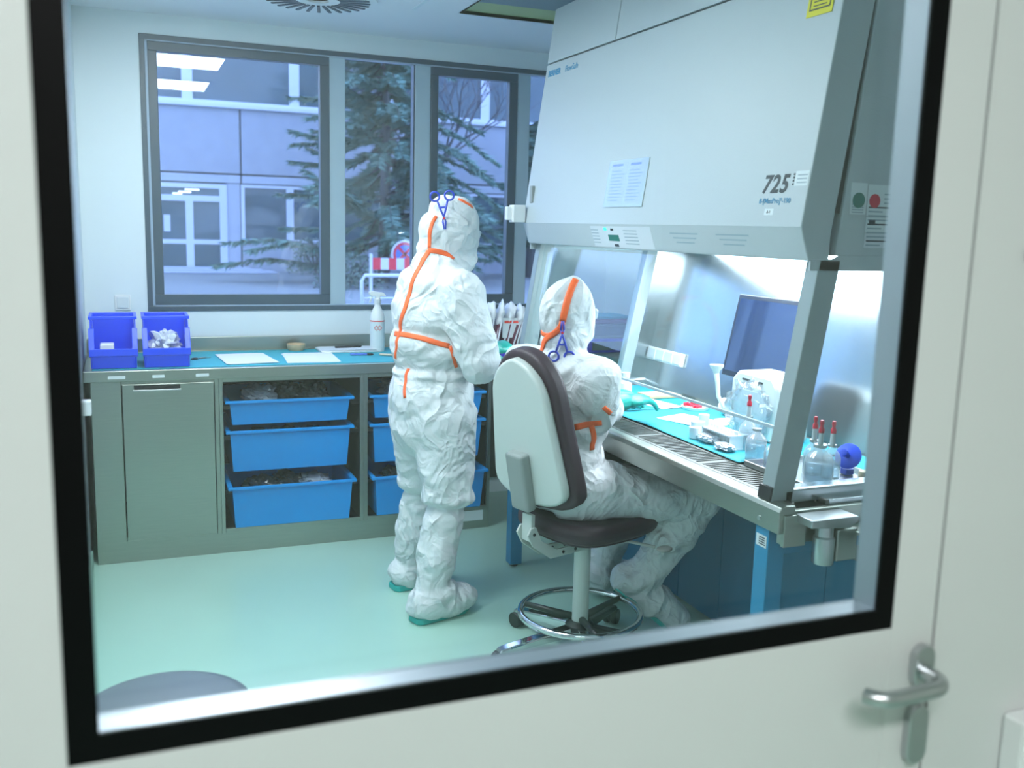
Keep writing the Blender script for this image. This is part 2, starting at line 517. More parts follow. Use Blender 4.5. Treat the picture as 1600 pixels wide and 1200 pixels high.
for x0, x1, z0, z1 in ((.185, 1.006, zb + .055, zt - .045), (1.139, 1.522, zb, zt), (1.66, 2.095, zb + .055, zt - .045), (2.222, 2.337, zb, zt)):
    MB().box(x0 - .01, x1 + .01, YB + .028, YB + .034, z0 - .01, z1 + .01).build('pane', 'pane_window', win)

# ------------------------------------------------------------------ partition with door_1
DG0, DG1, DGZ0, DGZ1 = -0.068, 0.955, 1.073, 2.02    # glazed field
DX0, DX1, DZ1 = -0.26, 1.030, 2.16                   # leaf
p = MB()
p.box(-2.2, DX0 - .008, YD0, YD1, 0, 2.75); p.box(DX1 + .005, XR + .1, YD0, YD1, 0, 2.75)
p.box(DX0 - .008, DX1 + .005, YD0, YD1, DZ1 + .006, 2.75)
tag(p.build('wall_door_side', 'door_paint'), kind='structure')
door = empty('door_1', ((DX0 + DX1) / 2, YD0, 0), kind='structure')
d = MB(); bw = .029
d.box(DX0, DG0, YD0, YD1, .008, DZ1); d.box(DG1, DX1, YD0, YD1, .008, DZ1)
d.box(DG0, DG1, YD0, YD1, .008, DGZ0); d.box(DG0, DG1, YD0, YD1, DGZ1, DZ1)
d.build('leaf', 'door_paint', door, bevel=.0015)
m = MB()
m.box(DG0, DG1, YD0 + .0005, YD0 + .006, DGZ0, DGZ0 + bw); m.box(DG0, DG1, YD0 + .0005, YD0 + .006, DGZ1 - bw, DGZ1)
m.box(DG0, DG0 + bw, YD0 + .0005, YD0 + .006, DGZ0 + bw, DGZ1 - bw); m.box(DG1 - bw, DG1, YD0 + .0005, YD0 + .006, DGZ0 + bw, DGZ1 - bw)
m.build('black_glass_border', 'black_rim', door)
m = MB(); a, b_ = YD0 + .007, YD1 - .002; i = bw - .002
m.box(DG0, DG1, a, b_, DGZ0, DGZ0 + i); m.box(DG0, DG1, a, b_, DGZ1 - i, DGZ1)
m.box(DG0, DG0 + i, a, b_, DGZ0 + i, DGZ1 - i); m.box(DG1 - i, DG1, a, b_, DGZ0 + i, DGZ1 - i)
m.build('glazing_spacer', 'brushed_alu', door)
MB().box(DG0 + bw, DG1 - bw, YD0 + .001, YD0 + .005, DGZ0 + bw, DGZ1 - bw).build('pane', 'pane_door', door)
MB().box(DG0 + i, DG1 - i, YD1 - .008, YD1 - .004, DGZ0 + i, DGZ1 - i).build('pane', 'pane_door', door)
# lever handle
def rose(z0, z1, x, name, m_):
    w = .0175; yy = YD0
    pr = []
    for k in range(9): pr.append((x + w * math.cos(R(180 * k / 8)), z1 - w + w * math.sin(R(180 * k / 8))))
    for k in range(9): pr.append((x + w * math.cos(R(180 + 180 * k / 8)), z0 + w + w * math.sin(R(180 + 180 * k / 8))))
    return MB().prism(pr, yy - .013, yy + .001, 'y').build(name, m_, door, bevel=.002)
rose(.982, 1.044, 1.010, 'handle_rose', 'satin_chrome')
rose(.868, .955, 1.010, 'lock_escutcheon', 'satin_chrome')
hz = 1.006
pts = [(1.010, YD0 - .010, hz), (1.010, YD0 - .030, hz)]
for k in range(7):
    an = R(90 * k / 6)
    pts.append((1.010 - .020 * (1 - math.cos(an)) , YD0 - .030 - .022 * math.sin(an), hz - .003 * k / 6))
pts += [(.96, YD0 - .0525, hz - .004), (.915, YD0 - .0525, hz - .004)]
for k in range(1, 7):
    an = R(70 * k / 6)
    pts.append((.915 - .03 * math.sin(an), YD0 - .0525 + .03 * (1 - math.cos(an)), hz - .004))
MB().tube(pts, .0112, 16).build('lever', 'satin_chrome', door, auto=True)
# white switch box on the wall right of the door
sb = empty('wall_box', (1.25, YD0 - .02, .70), 'white plastic box on the wall right of the door handle', 'wall box')
MB().box(1.185, 1.32, YD0 - .04, YD0, .72, .91).build('housing', 'white_plastic', sb, bevel=.006)
MB().box(1.195, 1.31, YD0 - .046, YD0 - .039, .73, .893).build('cover', 'label_white', sb, bevel=.003)
ht = empty('wall_hook', (1.14, YD0 - .01, 1.57), 'small dark knob on the wall beside the door', 'hook')
MB().box(1.126, 1.15, YD0 - .008, YD0, 1.574, 1.592).build('plate', 'black_plastic', ht, bevel=.002)

# ------------------------------------------------------------------ anteroom around the camera
struct('wall_anteroom_left', 'ante_paint', -2.2, -2.1, -1.9, YD0, 0, 2.75)
struct('wall_anteroom_right', 'ante_paint', 2.2, 2.3, -1.9, YD0, 0, 2.75)
struct('wall_anteroom_back', 'ante_paint', -2.1, 2.2, -1.9, -1.8, 0, 2.75)
struct('ceiling_anteroom', 'ceiling_paint', -2.2, 2.3, -1.9, YD1, 2.75, 2.8)
ceiling_light('ceiling_light', -.9, .9, -.9, -.5, 'lamp_ante', 'long ceiling light in the anteroom behind the camera', 'anteroom lights', 2.75)

# ================================================================== outside
g = MB().box(-40, 60, YB + .1, 70, -.1, .18)
tag(g.build('floor_yard', 'asphalt'), kind='structure')
YFc = 28.0
bld = empty('office_building', (6, YFc, .18), 'grey concrete building across the yard with glazed double door', 'building')
def wallpiece(x0, x1, z0, z1, name='facade_panel', m='concrete', dy=0.0):
    return MB().box(x0, x1, YFc - dy, YFc + .3, z0, z1).build(name, m, bld, bevel=.02)
JX = [-7.0, -1.9, 3.11, 8.12, 13.1, 18.1]
for i in range(5):                                   # big spandrel panels with open joints
    wallpiece(JX[i] + .02, JX[i + 1] - .02, 2.86, 4.60, dy=.06)
    wallpiece(JX[i] + .02, JX[i + 1] - .02, 2.60, 2.82, 'lintel_panel', 'concrete_light', dy=.05)
    wallpiece(JX[i] + .02, JX[i + 1] - .02, 6.55, 8.6, dy=.06)
wallpiece(-7, 18.1, .0, 8.6, 'backing_wall', 'joint_dark', dy=-.22)
wallpiece(-7, 18.1, 4.60, 4.72, 'sill_ledge', 'alu_white', dy=.16)
wallpiece(-7, .72, .0, 2.60, 'lower_panel', 'concrete', dy=.02)
wallpiece(2.72, 3.08, .0, 2.60, 'lower_panel', 'concrete_light', dy=.02)
wallpiece(3.12, 18.1, .0, 1.0, 'lower_panel', 'concrete', dy=.02)
def far_window(x0, x1, z0, z1, pw=.14, name='window'):
    f = MB()
    f.box(x0, x1, YFc - .02, YFc + .1, z0, z0 + .08); f.box(x0, x1, YFc - .02, YFc + .1, z1 - .08, z1)
    f.box(x0, x0 + pw, YFc - .02, YFc + .1, z0 + .08, z1 - .08); f.box(x1 - pw, x1, YFc - .02, YFc + .1, z0 + .08, z1 - .08)
    fo = f.build(name, 'alu_white', bld)
    MB().box(x0 + pw, x1 - pw, YFc + .04, YFc + .06, z0 + .08, z1 - .08).build('pane', 'pane_far', fo)
    return fo
ux = [-4.0, -1.1, 1.75, 4.6, 7.45, 10.3, 13.2, 16.0]
for a, b_ in zip(ux, ux[1:]): far_window(a, b_, 4.72, 6.55)
gx = [3.1, 4.45, 5.8, 7.15, 8.5, 9.85, 11.2, 12.55, 13.9]
for a, b_ in zip(gx, gx[1:]): far_window(a, b_, 1.0, 2.58, .1)
# glazed entrance door
ed = empty('entrance_door', (1.72, YFc - .05, .18), None, None)
ed.parent = bld
ed.location = (1.72 - 6, -.05, 0)
WM[ed.name] = Matrix.Translation((1.72, YFc - .05, .18))
f = MB(); y0, y1 = YFc - .05, YFc + .06
for q in ((.73, .93, .2, 2.56), (2.52, 2.72, .2, 2.56)): f.box(q[0], q[1], y0, y1, q[2], q[3])
for q in ((.93, 2.52, 2.44, 2.56), (.93, 2.52, 2.08, 2.24), (.93, 2.52, .2, .30)): f.box(q[0], q[1], y0, y1, q[2], q[3])
f.box(1.62, 1.82, y0, y1, .3, 2.08)
for a, b_ in ((.93, 1.62), (1.82, 2.52)):
    f.box(a, b_, y0, y1, .92, 1.04)
f.build('door_frame', 'alu_white', ed)
for q in ((.93, 2.52, 2.24, 2.44), (.93, 1.62, 1.04, 2.08), (1.82, 2.52, 1.04, 2.08), (.93, 1.62, .3, .92), (1.82, 2.52, .3, .92)):
    MB().box(q[0], q[1], y0 + .05, y0 + .07, q[2], q[3]).build('pane', 'pane_far', ed)
MB().box(1.05, 1.22, y0 + .035, y0 + .045, 1.25, 1.7).build('notice', 'alu_white', ed)
for x0, x1, z in ((1.62, 2.0, 2.39), (1.45, 1.78, 2.32), (1.3, 1.55, 2.27)):
    MB().box(x0, x1, y0 + .044, y0 + .05, z - .02, z + .025).build('lit_ceiling_strip', 'lamp_far', ed)
rf = MB().box(-7, 18.1, YFc - .1, YFc + 6, 8.6, 8.8).build('roof', 'concrete_light', bld)

# steps in front of the entrance
st = empty('entrance_steps', (1.7, 25, .18), 'pale stone steps before the glazed entrance across the yard', 'steps')
for k in range(3):
    MB().box(.1 - .3 * k, 3.3 + .3 * k, 27.6 - .5 * k, 27.9, .18, .30 - .04 * k).build('step', 'concrete_light', st, bevel=.02)

# conifer
def conifer(x, y, z0, h, rbase, seed, label):
    rnd = random.Random(seed)
    e = empty('conifer', (x, y, z0), label, 'tree')
    MB().tube([(x, y, z0), (x + .05, y, z0 + h * .5), (x, y, z0 + h)], [.16, .10, .02], 10).build('trunk', 'bark', e, smooth=True)
    br = MB(); nd = MB()
    for k in range(150):
        t = (k + rnd.random()) / 150
        z = z0 + .95 + (h - 1.0) * t
        L = rbase * (1 - t) ** .8 * rnd.uniform(.55, 1.15) + .15
        a = rnd.uniform(0, 2 * math.pi)
        dx, dy = math.cos(a), math.sin(a)
        rise = rnd.uniform(-.22, .12)
        pts = []
        for q in (0, .35, .7, 1):
            pts.append(Vector((x + dx * L * q, y + dy * L * q, z + L * (rise * q + .10 * math.sin(q * 5 + a) - .10 * q * q))))
        br.tube(pts, [.035 * (1 - t) + .008, .022, .012, .004], 5)
        for j in range(int(70 + 120 * L)):
            q = rnd.uniform(.12, 1.02)
            i = min(int(q * 3), 2); f_ = q * 3 - i
            pp = pts[i].lerp(pts[min(i + 1, 3)], min(f_, 1))
            s = rnd.uniform(.11, .25) * (1 - .35 * q) + .04
            side = rnd.choice((-1, 1))
            d1 = (Vector((dx, dy, rise)) * rnd.uniform(.3, .9) + Vector((-dy, dx, 0)) * side * rnd.uniform(.4, 1) + Vector((0, 0, rnd.uniform(-.55, .15)))).normalized()
            wv = d1.cross(Vector((rnd.uniform(-1, 1), rnd.uniform(-1, 1), 1))).normalized() * s * .15
            up_ = wv.cross(d1) * .35
            a0 = pp - wv * .3; a1 = pp + d1 * s * .5 + wv; a2 = pp + d1 * s * 1.5; a3 = pp + d1 * s * .5 - wv
            nd.add([a0, a1, a2, a3, pp + d1 * s * .5 + up_], [(0, 1, 4), (1, 2, 4), (2, 3, 4), (3, 0, 4)])
    br.build('branches', 'bark', e)
    tag(nd.build('needles', 'needles', e), kind='stuff')
conifer(5.95, 23.2, .18, 7.6, 3.6, 5, 'dark green conifer standing in the yard outside the middle window pane')
conifer(10.9, 25.6, .18, 4.4, 1.2, 9, 'smaller conifer in the yard seen through the right window pane')

# bare deciduous tree
rnd = random.Random(3)
e = empty('bare_tree', (8.0, 26.0, .18), 'leafless tree with thin branches behind the conifers', 'tree')
mb = MB()
def twig(p, d, L, r, depth):
    q = p + d * L
    mb.tube([p, p.lerp(q, .5) + Vector((rnd.uniform(-.05, .05), 0, rnd.uniform(-.03, .05))) * L, q], [r, r * .8, r * .55], 5)
    if depth == 0: return
    for k in range(3):
        nd_ = (d + Vector((rnd.uniform(-.8, .8), rnd.uniform(-.6, .6), rnd.uniform(-.1, .5)))).normalized()
        twig(q if k < 2 else p.lerp(q, .6), nd_, L * rnd.uniform(.6, .8), r * .55, depth - 1)
tr_ = MB().tube([(8.0, 26, .18), (7.95, 26, 1.8), (8.0, 26, 3.0)], [.14, .11, .09], 8).build('trunk', 'bark', e, smooth=True)
for a in range(5):
    d = Vector((math.cos(a * 1.3) * .7, math.sin(a * 1.3) * .5, .8)).normalized()
    twig(Vector((8.0, 26, 2.9)), d, 1.5, .06, 4)
mb.build('branches', 'bark', e)

# low shrubs
def shrub(x, y, r, h, seed, label):
    rnd = random.Random(seed)
    e = empty('shrub', (x, y, .18), label, 'shrub', group='low shrubs in the yard')
    nd = MB(); st_ = MB()
    for k in range(14):
        a = rnd.uniform(0, 6.28); rr = r * rnd.uniform(.2, .9)
        st_.tube([(x, y, .18), (x + rr * .6 * math.cos(a), y + rr * .6 * math.sin(a), .18 + h * .6), (x + rr * math.cos(a), y + rr * math.sin(a), .18 + h * rnd.uniform(.7, 1))], [.015, .01, .004], 4)
    for k in range(700):
        a = rnd.uniform(0, 6.28); b_ = rnd.uniform(0, 1)
        rr = r * math.sqrt(rnd.random()) * math.sqrt(max(.1, 1 - b_ * .8))
        p = Vector((x + rr * math.cos(a), y + rr * math.sin(a), .18 + h * b_))
        d = Vector((rnd.uniform(-1, 1), rnd.uniform(-1, 1), rnd.uniform(-.5, 1))).normalized() * .11
        w_ = d.cross(Vector((rnd.uniform(-1, 1), rnd.uniform(-1, 1), rnd.uniform(-1, 1)))).normalized() * .035
        nd.add([p, p + d * .5 + w_, p + d, p + d * .5 - w_], [(0, 1, 2, 3)])
    st_.build('stems', 'bark', e)
    tag(nd.build('leaves', 'bush_leaf', e), kind='stuff')
shrub(4.95, 26.7, .9, .95, 11, 'low grey-green shrub by the wall between the entrance and the conifer')
shrub(4.6, 21.0, .9, .7, 13, 'low grey-green shrub in front of the conifer trunk')

# no-stopping sign
sg = empty('traffic_sign', (5.17, 18.5, .18), 'round blue no-stopping sign with red cross on a pole in the yard', 'road sign')
MB().tube([(5.17, 18.53, .18), (5.17, 18.53, 1.3)], .03, 8).build('pole', 'alu_white', sg)
My = Matrix.Translation((5.17, 18.5, 1.02)) @ Matrix.Rotation(R(90), 4, 'X')
def disc(r0, r1, y, name, m_):
    pr = [(r0, -.004), (r1, -.004), (r1, .004), (r0, .004)]
    return MB().lathe(pr, (0, 0, 0), 32, closed=(r0 > 0)).xform(Matrix.Translation((0, -y, 0)) @ My).build(name, m_, sg)
disc(.0001, .27, 0, 'plate', 'alu_white')
disc(.0001, .235, .008, 'blue_face', 'ink_blue')
disc(.18, .235, .013, 'red_ring', 'sign_red')
for a in (45, -45):
    MB().box(-.19, .19, -.03, .03, -.003, .003).xform(Matrix.Translation((0, -.016, 0)) @ My @ Matrix.Rotation(R(a), 4, 'Z')).build('red_bar', 'sign_red', sg)
# red and white barrier board
ba = empty('barrier_board', (4.7, 17.5, .18), 'red and white striped barrier board on posts in the yard', 'barrier')
for k in range(6):
    MB().box(4.28 + .15 * k, 4.43 + .15 * k, 17.48, 17.5, .76, .975).build('stripe', 'red_plastic' if k % 2 == 0 else 'alu_white', ba)
for x in (4.25, 5.20): MB().box(x - .025, x + .025, 17.48, 17.53, .18, 1.05).build('post', 'alu_white', ba)
# tubular bicycle rail
ra = empty('tube_rail', (3.7, 14.0, .18), 'pale bent tube railing in the yard below the barrier board', 'railing')
MB().tube([(3.27, 14, .18), (3.26, 14, .76), (3.31, 14, .84), (4.15, 14, .84), (4.2, 14, .76), (4.2, 14, .18)], .028, 8).build('hoop', 'alu_white', ra, smooth=True)
MB().tube([(3.26, 14, .50), (4.2, 14, .50)], .018, 8).build('crossbar', 'alu_white', ra, smooth=True)
# ================================================================== counter along the window wall
YC = 4.635
def cab_unit(x0, x1, label):
    return empty('steel_cabinet', ((x0 + x1) / 2, YC + .3, 0), label, 'cabinet', group='steel base cabinets')
def carcass(e, x0, x1, open_front, l=.035, r=.035):
    m = MB(); y1 = YB - .01
    m.box(x0, x0 + .02, YC + .02, y1, .10, .86); m.box(x1 - .02, x1, YC + .02, y1, .10, .86)
    m.box(x0, x1, YC + .02, y1, .10, .12); m.box(x0, x1, y1 - .015, y1, .12, .86)
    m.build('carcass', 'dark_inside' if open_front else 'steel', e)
    f = MB()
    f.box(x0, x0 + l, YC, YC + .02, .10, .86); f.box(x1 - r, x1, YC, YC + .02, .10, .86)
    f.box(x0 + l, x1 - r, YC, YC + .02, .10, .122); f.box(x0 + l, x1 - r, YC, YC + .02, .842, .86)
    f.build('front_frame', 'steel', e, bevel=.002)
    MB().box(x0, x1, YC + .004, YC + .03, 0.0, .10).build('plinth', 'steel', e)
u1 = cab_unit(-.16, .395, 'steel base cabinet with a flat door under the blue bins')
carcass(u1, -.16, .395, False, .128, .02)
dr = MB().box(-.028, .372, YC - .012, YC + .006, .108, .848).build('door', 'steel', u1, bevel=.003)
MB().box(.022, .222, YC - .0135, YC - .011, .822, .842).build('handle_recess', 'dark_inside', dr)
MB().box(.018, .226, YC - .024, YC - .012, .814, .823).build('handle', 'satin_chrome', dr, bevel=.002)
u2 = cab_unit(.395, 1.09, 'open steel cabinet bay holding blue trays, beside the flat-door cabinet')
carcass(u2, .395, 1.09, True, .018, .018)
u3 = cab_unit(1.09, 1.775, 'open steel cabinet bay holding blue trays, behind the standing person')
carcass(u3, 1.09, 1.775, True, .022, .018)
for u, x0, x1 in ((u2, .415, 1.07), (u3, 1.11, 1.755)):
    for x, sx in ((x0, 1), (x1, -1)):
        m = MB()
        for z in (.725, .578, .31):
            m.box(min(x, x + sx * .035), max(x, x + sx * .035), YC + .03, YB - .06, z - .02, z - .003)
        m.build('runner_rack', 'black_plastic', u)
MB().box(1.62, 1.74, YC - .001, YC + .004, .045, .10).build('plinth_label', 'label_white', u3)
# worktop
wt = empty('steel_worktop', (1.3, YC + .3, .86), 'long stainless steel worktop under the window', 'worktop')
MB().box(XL + .002, XR - .002, YC - .02, YB - .002, .862, .914).build('slab', 'steel', wt, bevel=.004)
MB().box(XL + .002, XR - .002, YB - .022, YB - .002, .914, .985).build('backsplash', 'steel', wt, bevel=.002)
MB().box(2.69, 2.74, YC + .02, YC + .07, 0, .862).build('leg', 'steel', wt)
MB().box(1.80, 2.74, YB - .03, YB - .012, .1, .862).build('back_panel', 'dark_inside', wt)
for x0, x1 in ((-.085, -.012), (.103, .155), (.292, .35)):
    MB().box(x0, x1, YC - .0222, YC - .0198, .876, .890).build('label_strip', 'label_white', wt)
# teal absorbent mats
mt = MB().box(-.15, 1.50, YC + .005, YB - .08, .914, .9165).build('absorbent_mat', 'teal_mat')
tag(mt, 'teal absorbent mat covering the steel worktop by the window', 'mat')

# ------------------------------------------------------------------ blue drawer trays
def tray(x0, x1, zt, zb, y0, label, deep=.50, grp='blue drawer trays', t=.004):
    e = empty('drawer_tray', ((x0 + x1) / 2, y0 + deep / 2, zb), label, 'tray', group=grp)
    a = .034
    top = [(x0 + .02, y0 + .012), (x1 - .02, y0 + .012), (x1 - .02, y0 + deep - .012), (x0 + .02, y0 + deep - .012)]
    bot = [(x0 + a, y0 + .03), (x1 - a, y0 + .03), (x1 - a, y0 + deep - .03), (x0 + a, y0 + deep - .03)]
    cx, cy = (x0 + x1) / 2, y0 + deep / 2
    def ins(pp, z):
        return [(p[0] + (t if p[0] < cx else -t), p[1] + (t if p[1] < cy else -t), z) for p in pp]
    vs = [(p[0], p[1], zb) for p in bot] + [(p[0], p[1], zt) for p in top] + ins(bot, zb + t) + ins(top, zt)
    fs = [(0, 1, 2, 3), (8, 9, 10, 11)]
    for k in range(4):
        j = (k + 1) % 4
        fs += [(k, j, 4 + j, 4 + k), (8 + k, 8 + j, 12 + j, 12 + k), (4 + k, 4 + j, 12 + j, 12 + k)]
    MB().add(vs, fs).build('tub', 'tray_blue', e)
    m = MB(); z0, z1 = zt - .010, zt + .004
    m.box(x0, x1, y0, y0 + .014, z0, z1); m.box(x0, x1, y0 + deep - .014, y0 + deep, z0, z1)
    m.box(x0, x0 + .022, y0 + .014, y0 + deep - .014, z0, z1); m.box(x1 - .022, x1, y0 + .014, y0 + deep - .014, z0, z1)
    m.build('rim', 'tray_blue', e, bevel=.002)
    return e
def bag(c, r, seed, m, label, grp='plastic bags in the trays', amp=.35):
    o = crumple(c, r, seed, amp, 2.4, 4).build('plastic_bag', m, smooth=True)
    o.data.set_sharp_from_angle(angle=R(30))
    tag(o, label, 'bag', grp); return o
tz = [(.742, .624, 0.0, 'shallow top'), (.594, .392, 0.0, 'deep middle'), (.330, .126, -.055, 'deep bottom')]
for (x0, x1, where, who) in ((.424, 1.046, 'left bay', 0), (1.124, 1.752, 'right bay', 1)):
    for i, (zt, zb_, dy, w_) in enumerate(tz):
        tray(x0, x1, zt, zb_, YC + .012 + dy, '%s blue drawer tray in the %s under the worktop' % (w_, where))
        n = 3
        for k in range(n):
            xx = x0 + .12 + (x1 - x0 - .24) * (k + .5) / n
            zz = zt - (.0 if i == 0 else .035 if i == 2 else .07)
            hh = .062 if i == 0 else .045
            bag((xx, YC + .19 + dy + .03 * (k % 2), zz), (.080, .11, hh * .85), 10 * i + k + 40 * who, 'bag_dark' if (k + i) % 4 else 'bag_clear',
                'crumpled packaging at the %s of the %s tray in the %s' % (('left', 'middle', 'right')[k], w_, where), 'packaging in the %s tray of the %s' % (w_, where))

# ------------------------------------------------------------------ blue open-front bins on the worktop
def stack_bin(x0, x1, label):
    y0, y1, z0, z1 = YC + .012, YC + .30, .917, 1.148
    e = empty('storage_bin', ((x0 + x1) / 2, (y0 + y1) / 2, z0), label, 'storage bin', group='blue open-front bins')
    t = .005; i = .012
    m = MB()
    side = [(y0 + .012, z0 + .002), (y0 + .0, z0 + .062), (y0 + .0, z0 + .085), (y0 + .055, z1 - .055), (y0 + .075, z1), (y1, z1), (y1 - .015, z0 + .002)]
    m.prism(side, x0 + .006, x0 + .006 + t, 'x'); m.prism(side, x1 - .006 - t, x1 - .006, 'x')
    m.box(x0 + i, x1 - i, y1 - .020, y1 - .014, z0 + .002, z1)
    m.box(x0 + .008, x1 - .008, y0 + .012, y1 - .015, z0 + .002, z0 + .007)
    m.build('tub', 'bin_blue', e, bevel=.002)
    f = MB()
    f.prism([(y0 + .012, z0 + .002), (y0, z0 + .062), (y0 + .006, z0 + .062), (y0 + .018, z0 + .002)], x0 + .012, x1 - .012, 'x')
    f.prism([(y0, z0 + .056), (y0 - .004, z0 + .062), (y0 - .004, z0 + .092), (y0 + .006, z0 + .092), (y0 + .006, z0 + .056)], x0, x1, 'x')
    f.build('front_lip', 'bin_blue', e, bevel=.002)
    for xx, s in ((x0, 1), (x1, -1)):
        a, b_ = sorted((xx, xx + s * .024))
        MB().prism([(y0 - .002, z0 + .09), (y0 + .006, z0 + .09), (y0 + .060, z1 - .050), (y0 + .050, z1 - .050)], a, b_, 'x').build('front_pillar', 'bin_blue', e, bevel=.002)
    r_ = MB()
    r_.box(x0, x1, y0 + .068, y0 + .085, z1 - .012, z1 + .002); r_.box(x0, x0 + .014, y0 + .085, y1, z1 - .012, z1 + .002)
    r_.box(x1 - .014, x1, y0 + .085, y1, z1 - .012, z1 + .002); r_.box(x0, x1, y1 - .014, y1, z1 - .012, z1 + .002)
    r_.build('top_rim', 'bin_blue', e, bevel=.002)
    return e
stack_bin(-.160, .046, 'blue open-front storage bin in the corner by the left wall')
stack_bin(.066, .276, 'blue open-front storage bin holding a bag of small packs')
b_ = MB().box(-.115, -.055, YC + .06, YC + .14, .925, 1.025).build('small_box', 'white_plastic', bevel=.004)
tag(b_, 'small white box inside the corner blue bin', 'box')
bag((.168, YC + .15, 1.012), (.066, .068, .062), 77, 'bag_bright', 'clear plastic bag of small packs in the blue bin', 'bin contents', .4)

# ------------------------------------------------------------------ things on the worktop
def sheet(x0, x1, y0, y1, z, rot, label, n=3, m_='paper'):
    e = empty('paper_sheets', ((x0 + x1) / 2, (y0 + y1) / 2, z), label, 'papers', rz=rot)
    cx, cy = (x0 + x1) / 2, (y0 + y1) / 2; rnd = random.Random(label)
    for k in range(n):
        M = Matrix.Translation((cx + rnd.uniform(-.012, .012), cy + rnd.uniform(-.01, .01), z + .0012 * k)) @ Matrix.Rotation(rot + rnd.uniform(-.06, .06), 4, 'Z')
        hx, hy = (x1 - x0) / 2, (y1 - y0) / 2
        MB().box(-hx, hx, -hy, hy, 0, .001, M).build('sheet', m_, e)
    return e
ZT = .9166
sheet(.43, .66, 4.70, 5.06, ZT, .08, 'white paper sheets lying beside the second blue bin', 4)
sheet(.74, .99, 4.68, 5.02, ZT, -.02, 'white paper sheets in the middle of the worktop', 3)
sheet(.96, 1.25, 5.02, 5.18, ZT + .012, .0, 'padded white sheet lying behind the pens on the worktop', 3, 'paper_grey')
MB  # pad under it
o = MB().box(.95, 1.26, 5.01, 5.19, ZT, ZT + .012).build('foam_pad', 'white_plastic', bevel=.004); tag(o, 'thin white foam pad under the padded sheet', 'pad')
def pen(p0, p1, m_, label):
    e = empty('pen', p0, label, 'pen', group='pens on the worktop')
    a = Vector(p0); b = Vector(p1); d = (b - a).normalized()
    MB().tube([a, a.lerp(b, .72)], .0055, 10).build('barrel', m_, e, auto=True)
    MB().tube([a.lerp(b, .72), b - d * .008, b], [.0062, .0058, .002], 10).build('cap', 'black_plastic', e, auto=True)
pen((1.04, 5.09, ZT + .022), (1.19, 5.11, ZT + .022), 'black_plastic', 'black marker lying on the padded white sheet')
pen((1.08, 4.90, ZT + .007), (1.20, 4.88, ZT + .007), 'ink_blue', 'blue pen lying on the teal mat')
pen((1.23, 4.87, ZT + .007), (1.34, 4.80, ZT + .007), 'tan', 'tan pen lying beside the standing person')
# small steel dish
o = MB().lathe([(.0001, 0), (.038, 0), (.048, .016), (.05, .034), (.046, .034), (.040, .012), (.0001, .006)], (.845, 5.17, ZT), 24).build('small_dish', 'cardboard', auto=True)
tag(o, 'small tan dish standing by the backsplash', 'dish')
# scissors
e = empty('scissors', (.33, 4.92, ZT), 'small black scissors beside the second blue bin', 'scissors')
for s in (-1, 1):
    M = Matrix.Translation((.33, 4.92, ZT + .004)) @ Matrix.Rotation(R(35 + 14 * s), 4, 'Z')
    MB().prism([(0, -.005), (.06, -.001), (.06, .001), (0, .005)], -.001 + .001 * s, .001 + .001 * s, 'z').xform(M).build('blade', 'steel', e)
    ring = [M @ Vector((-.028 + .017 * math.cos(R(q)), .007 * s + .011 * math.sin(R(q)), .001 * s)) for q in range(0, 361, 30)]
    MB().tube(ring, .0032, 8, cap=False).build('finger_loop', 'black_plastic', e, smooth=True)
# spray bottle
sx, sy = 1.262, 5.05
e = empty('spray_bottle', (sx, sy, ZT), 'white trigger spray bottle with a red-lined hazard label', 'spray bottle')
bd = MB().lathe([(.0001, 0), (.036, 0), (.0385, .006), (.0385, .185), (.036, .20), (.026, .225), (.016, .245), (.0155, .262), (.0001, .262)], (sx, sy, ZT), 28).build('bottle', 'white_plastic', e, auto=True)
MB().lathe([(.0388, .02), (.0390, .02), (.0390, .17), (.0388, .17)], (sx, sy, ZT), 28, closed=True).build('label', 'label_white', bd)
MB().lathe([(.0389, .163), (.0394, .163), (.0394, .169), (.0389, .169)], (sx, sy, ZT), 28, closed=True).build('red_line', 'orange_red', bd)
for dx in (-.012, .006):
    M = frame_M((sx + dx - .003, sy - .0392, ZT + .13), (1, 0, 0), (0, 0, 1)) @ Matrix.Rotation(R(45), 4, 'Z')
    MB().box(-.010, .010, -.010, .010, 0, .0012, M).build('hazard_diamond', 'orange_red', bd)
    MB().box(-.007, .007, -.007, .007, .0008, .0017, M).build('hazard_field', 'label_white', bd)
MB().lathe([(.017, .255), (.019, .258), (.019, .283), (.013, .290), (.0001, .290)], (sx, sy, ZT), 24).build('collar', 'white_plastic', e, auto=True)
MB().prism([(-.048, .312), (-.040, .300), (-.014, .296), (-.012, .285), (.012, .285), (.016, .298), (.042, .296), (.046, .303), (.030, .318), (-.030, .326), (-.048, .322)], -.012, .012, 'y').xform(Matrix.Translation((sx, sy, ZT))).build('spray_head', 'white_plastic', e, bevel=.003)
MB().tube([(sx - .028, sy, ZT + .302), (sx - .036, sy, ZT + .280), (sx - .043, sy, ZT + .262)], [.006, .006, .004], 8).build('trigger', 'white_plastic', e, smooth=True)
# light switch
e = empty('wall_switch', (-.012, YB - .005, 1.13), 'white square socket cover on the wall left of the window', 'switch')
MB().box(-.050, .026, YB - .008, YB, 1.128, 1.208).build('frame', 'white_plastic', e, bevel=.003)
MB().box(-.040, .016, YB - .013, YB - .007, 1.140, 1.198).build('rocker', 'label_white', e, bevel=.002)
# door stop box on the left wall
e = empty('wall_latch', (XL, 4.25, .79), 'small white latch box on the left wall beside the counter', 'latch')
MB().box(XL, XL + .045, 4.21, 4.27, .79, .85).build('housing', 'white_plastic', e, bevel=.004)
MB().box(XL, XL + .008, 4.18, 4.30, .77, .87).build('base_plate', 'label_white', e, bevel=.002)

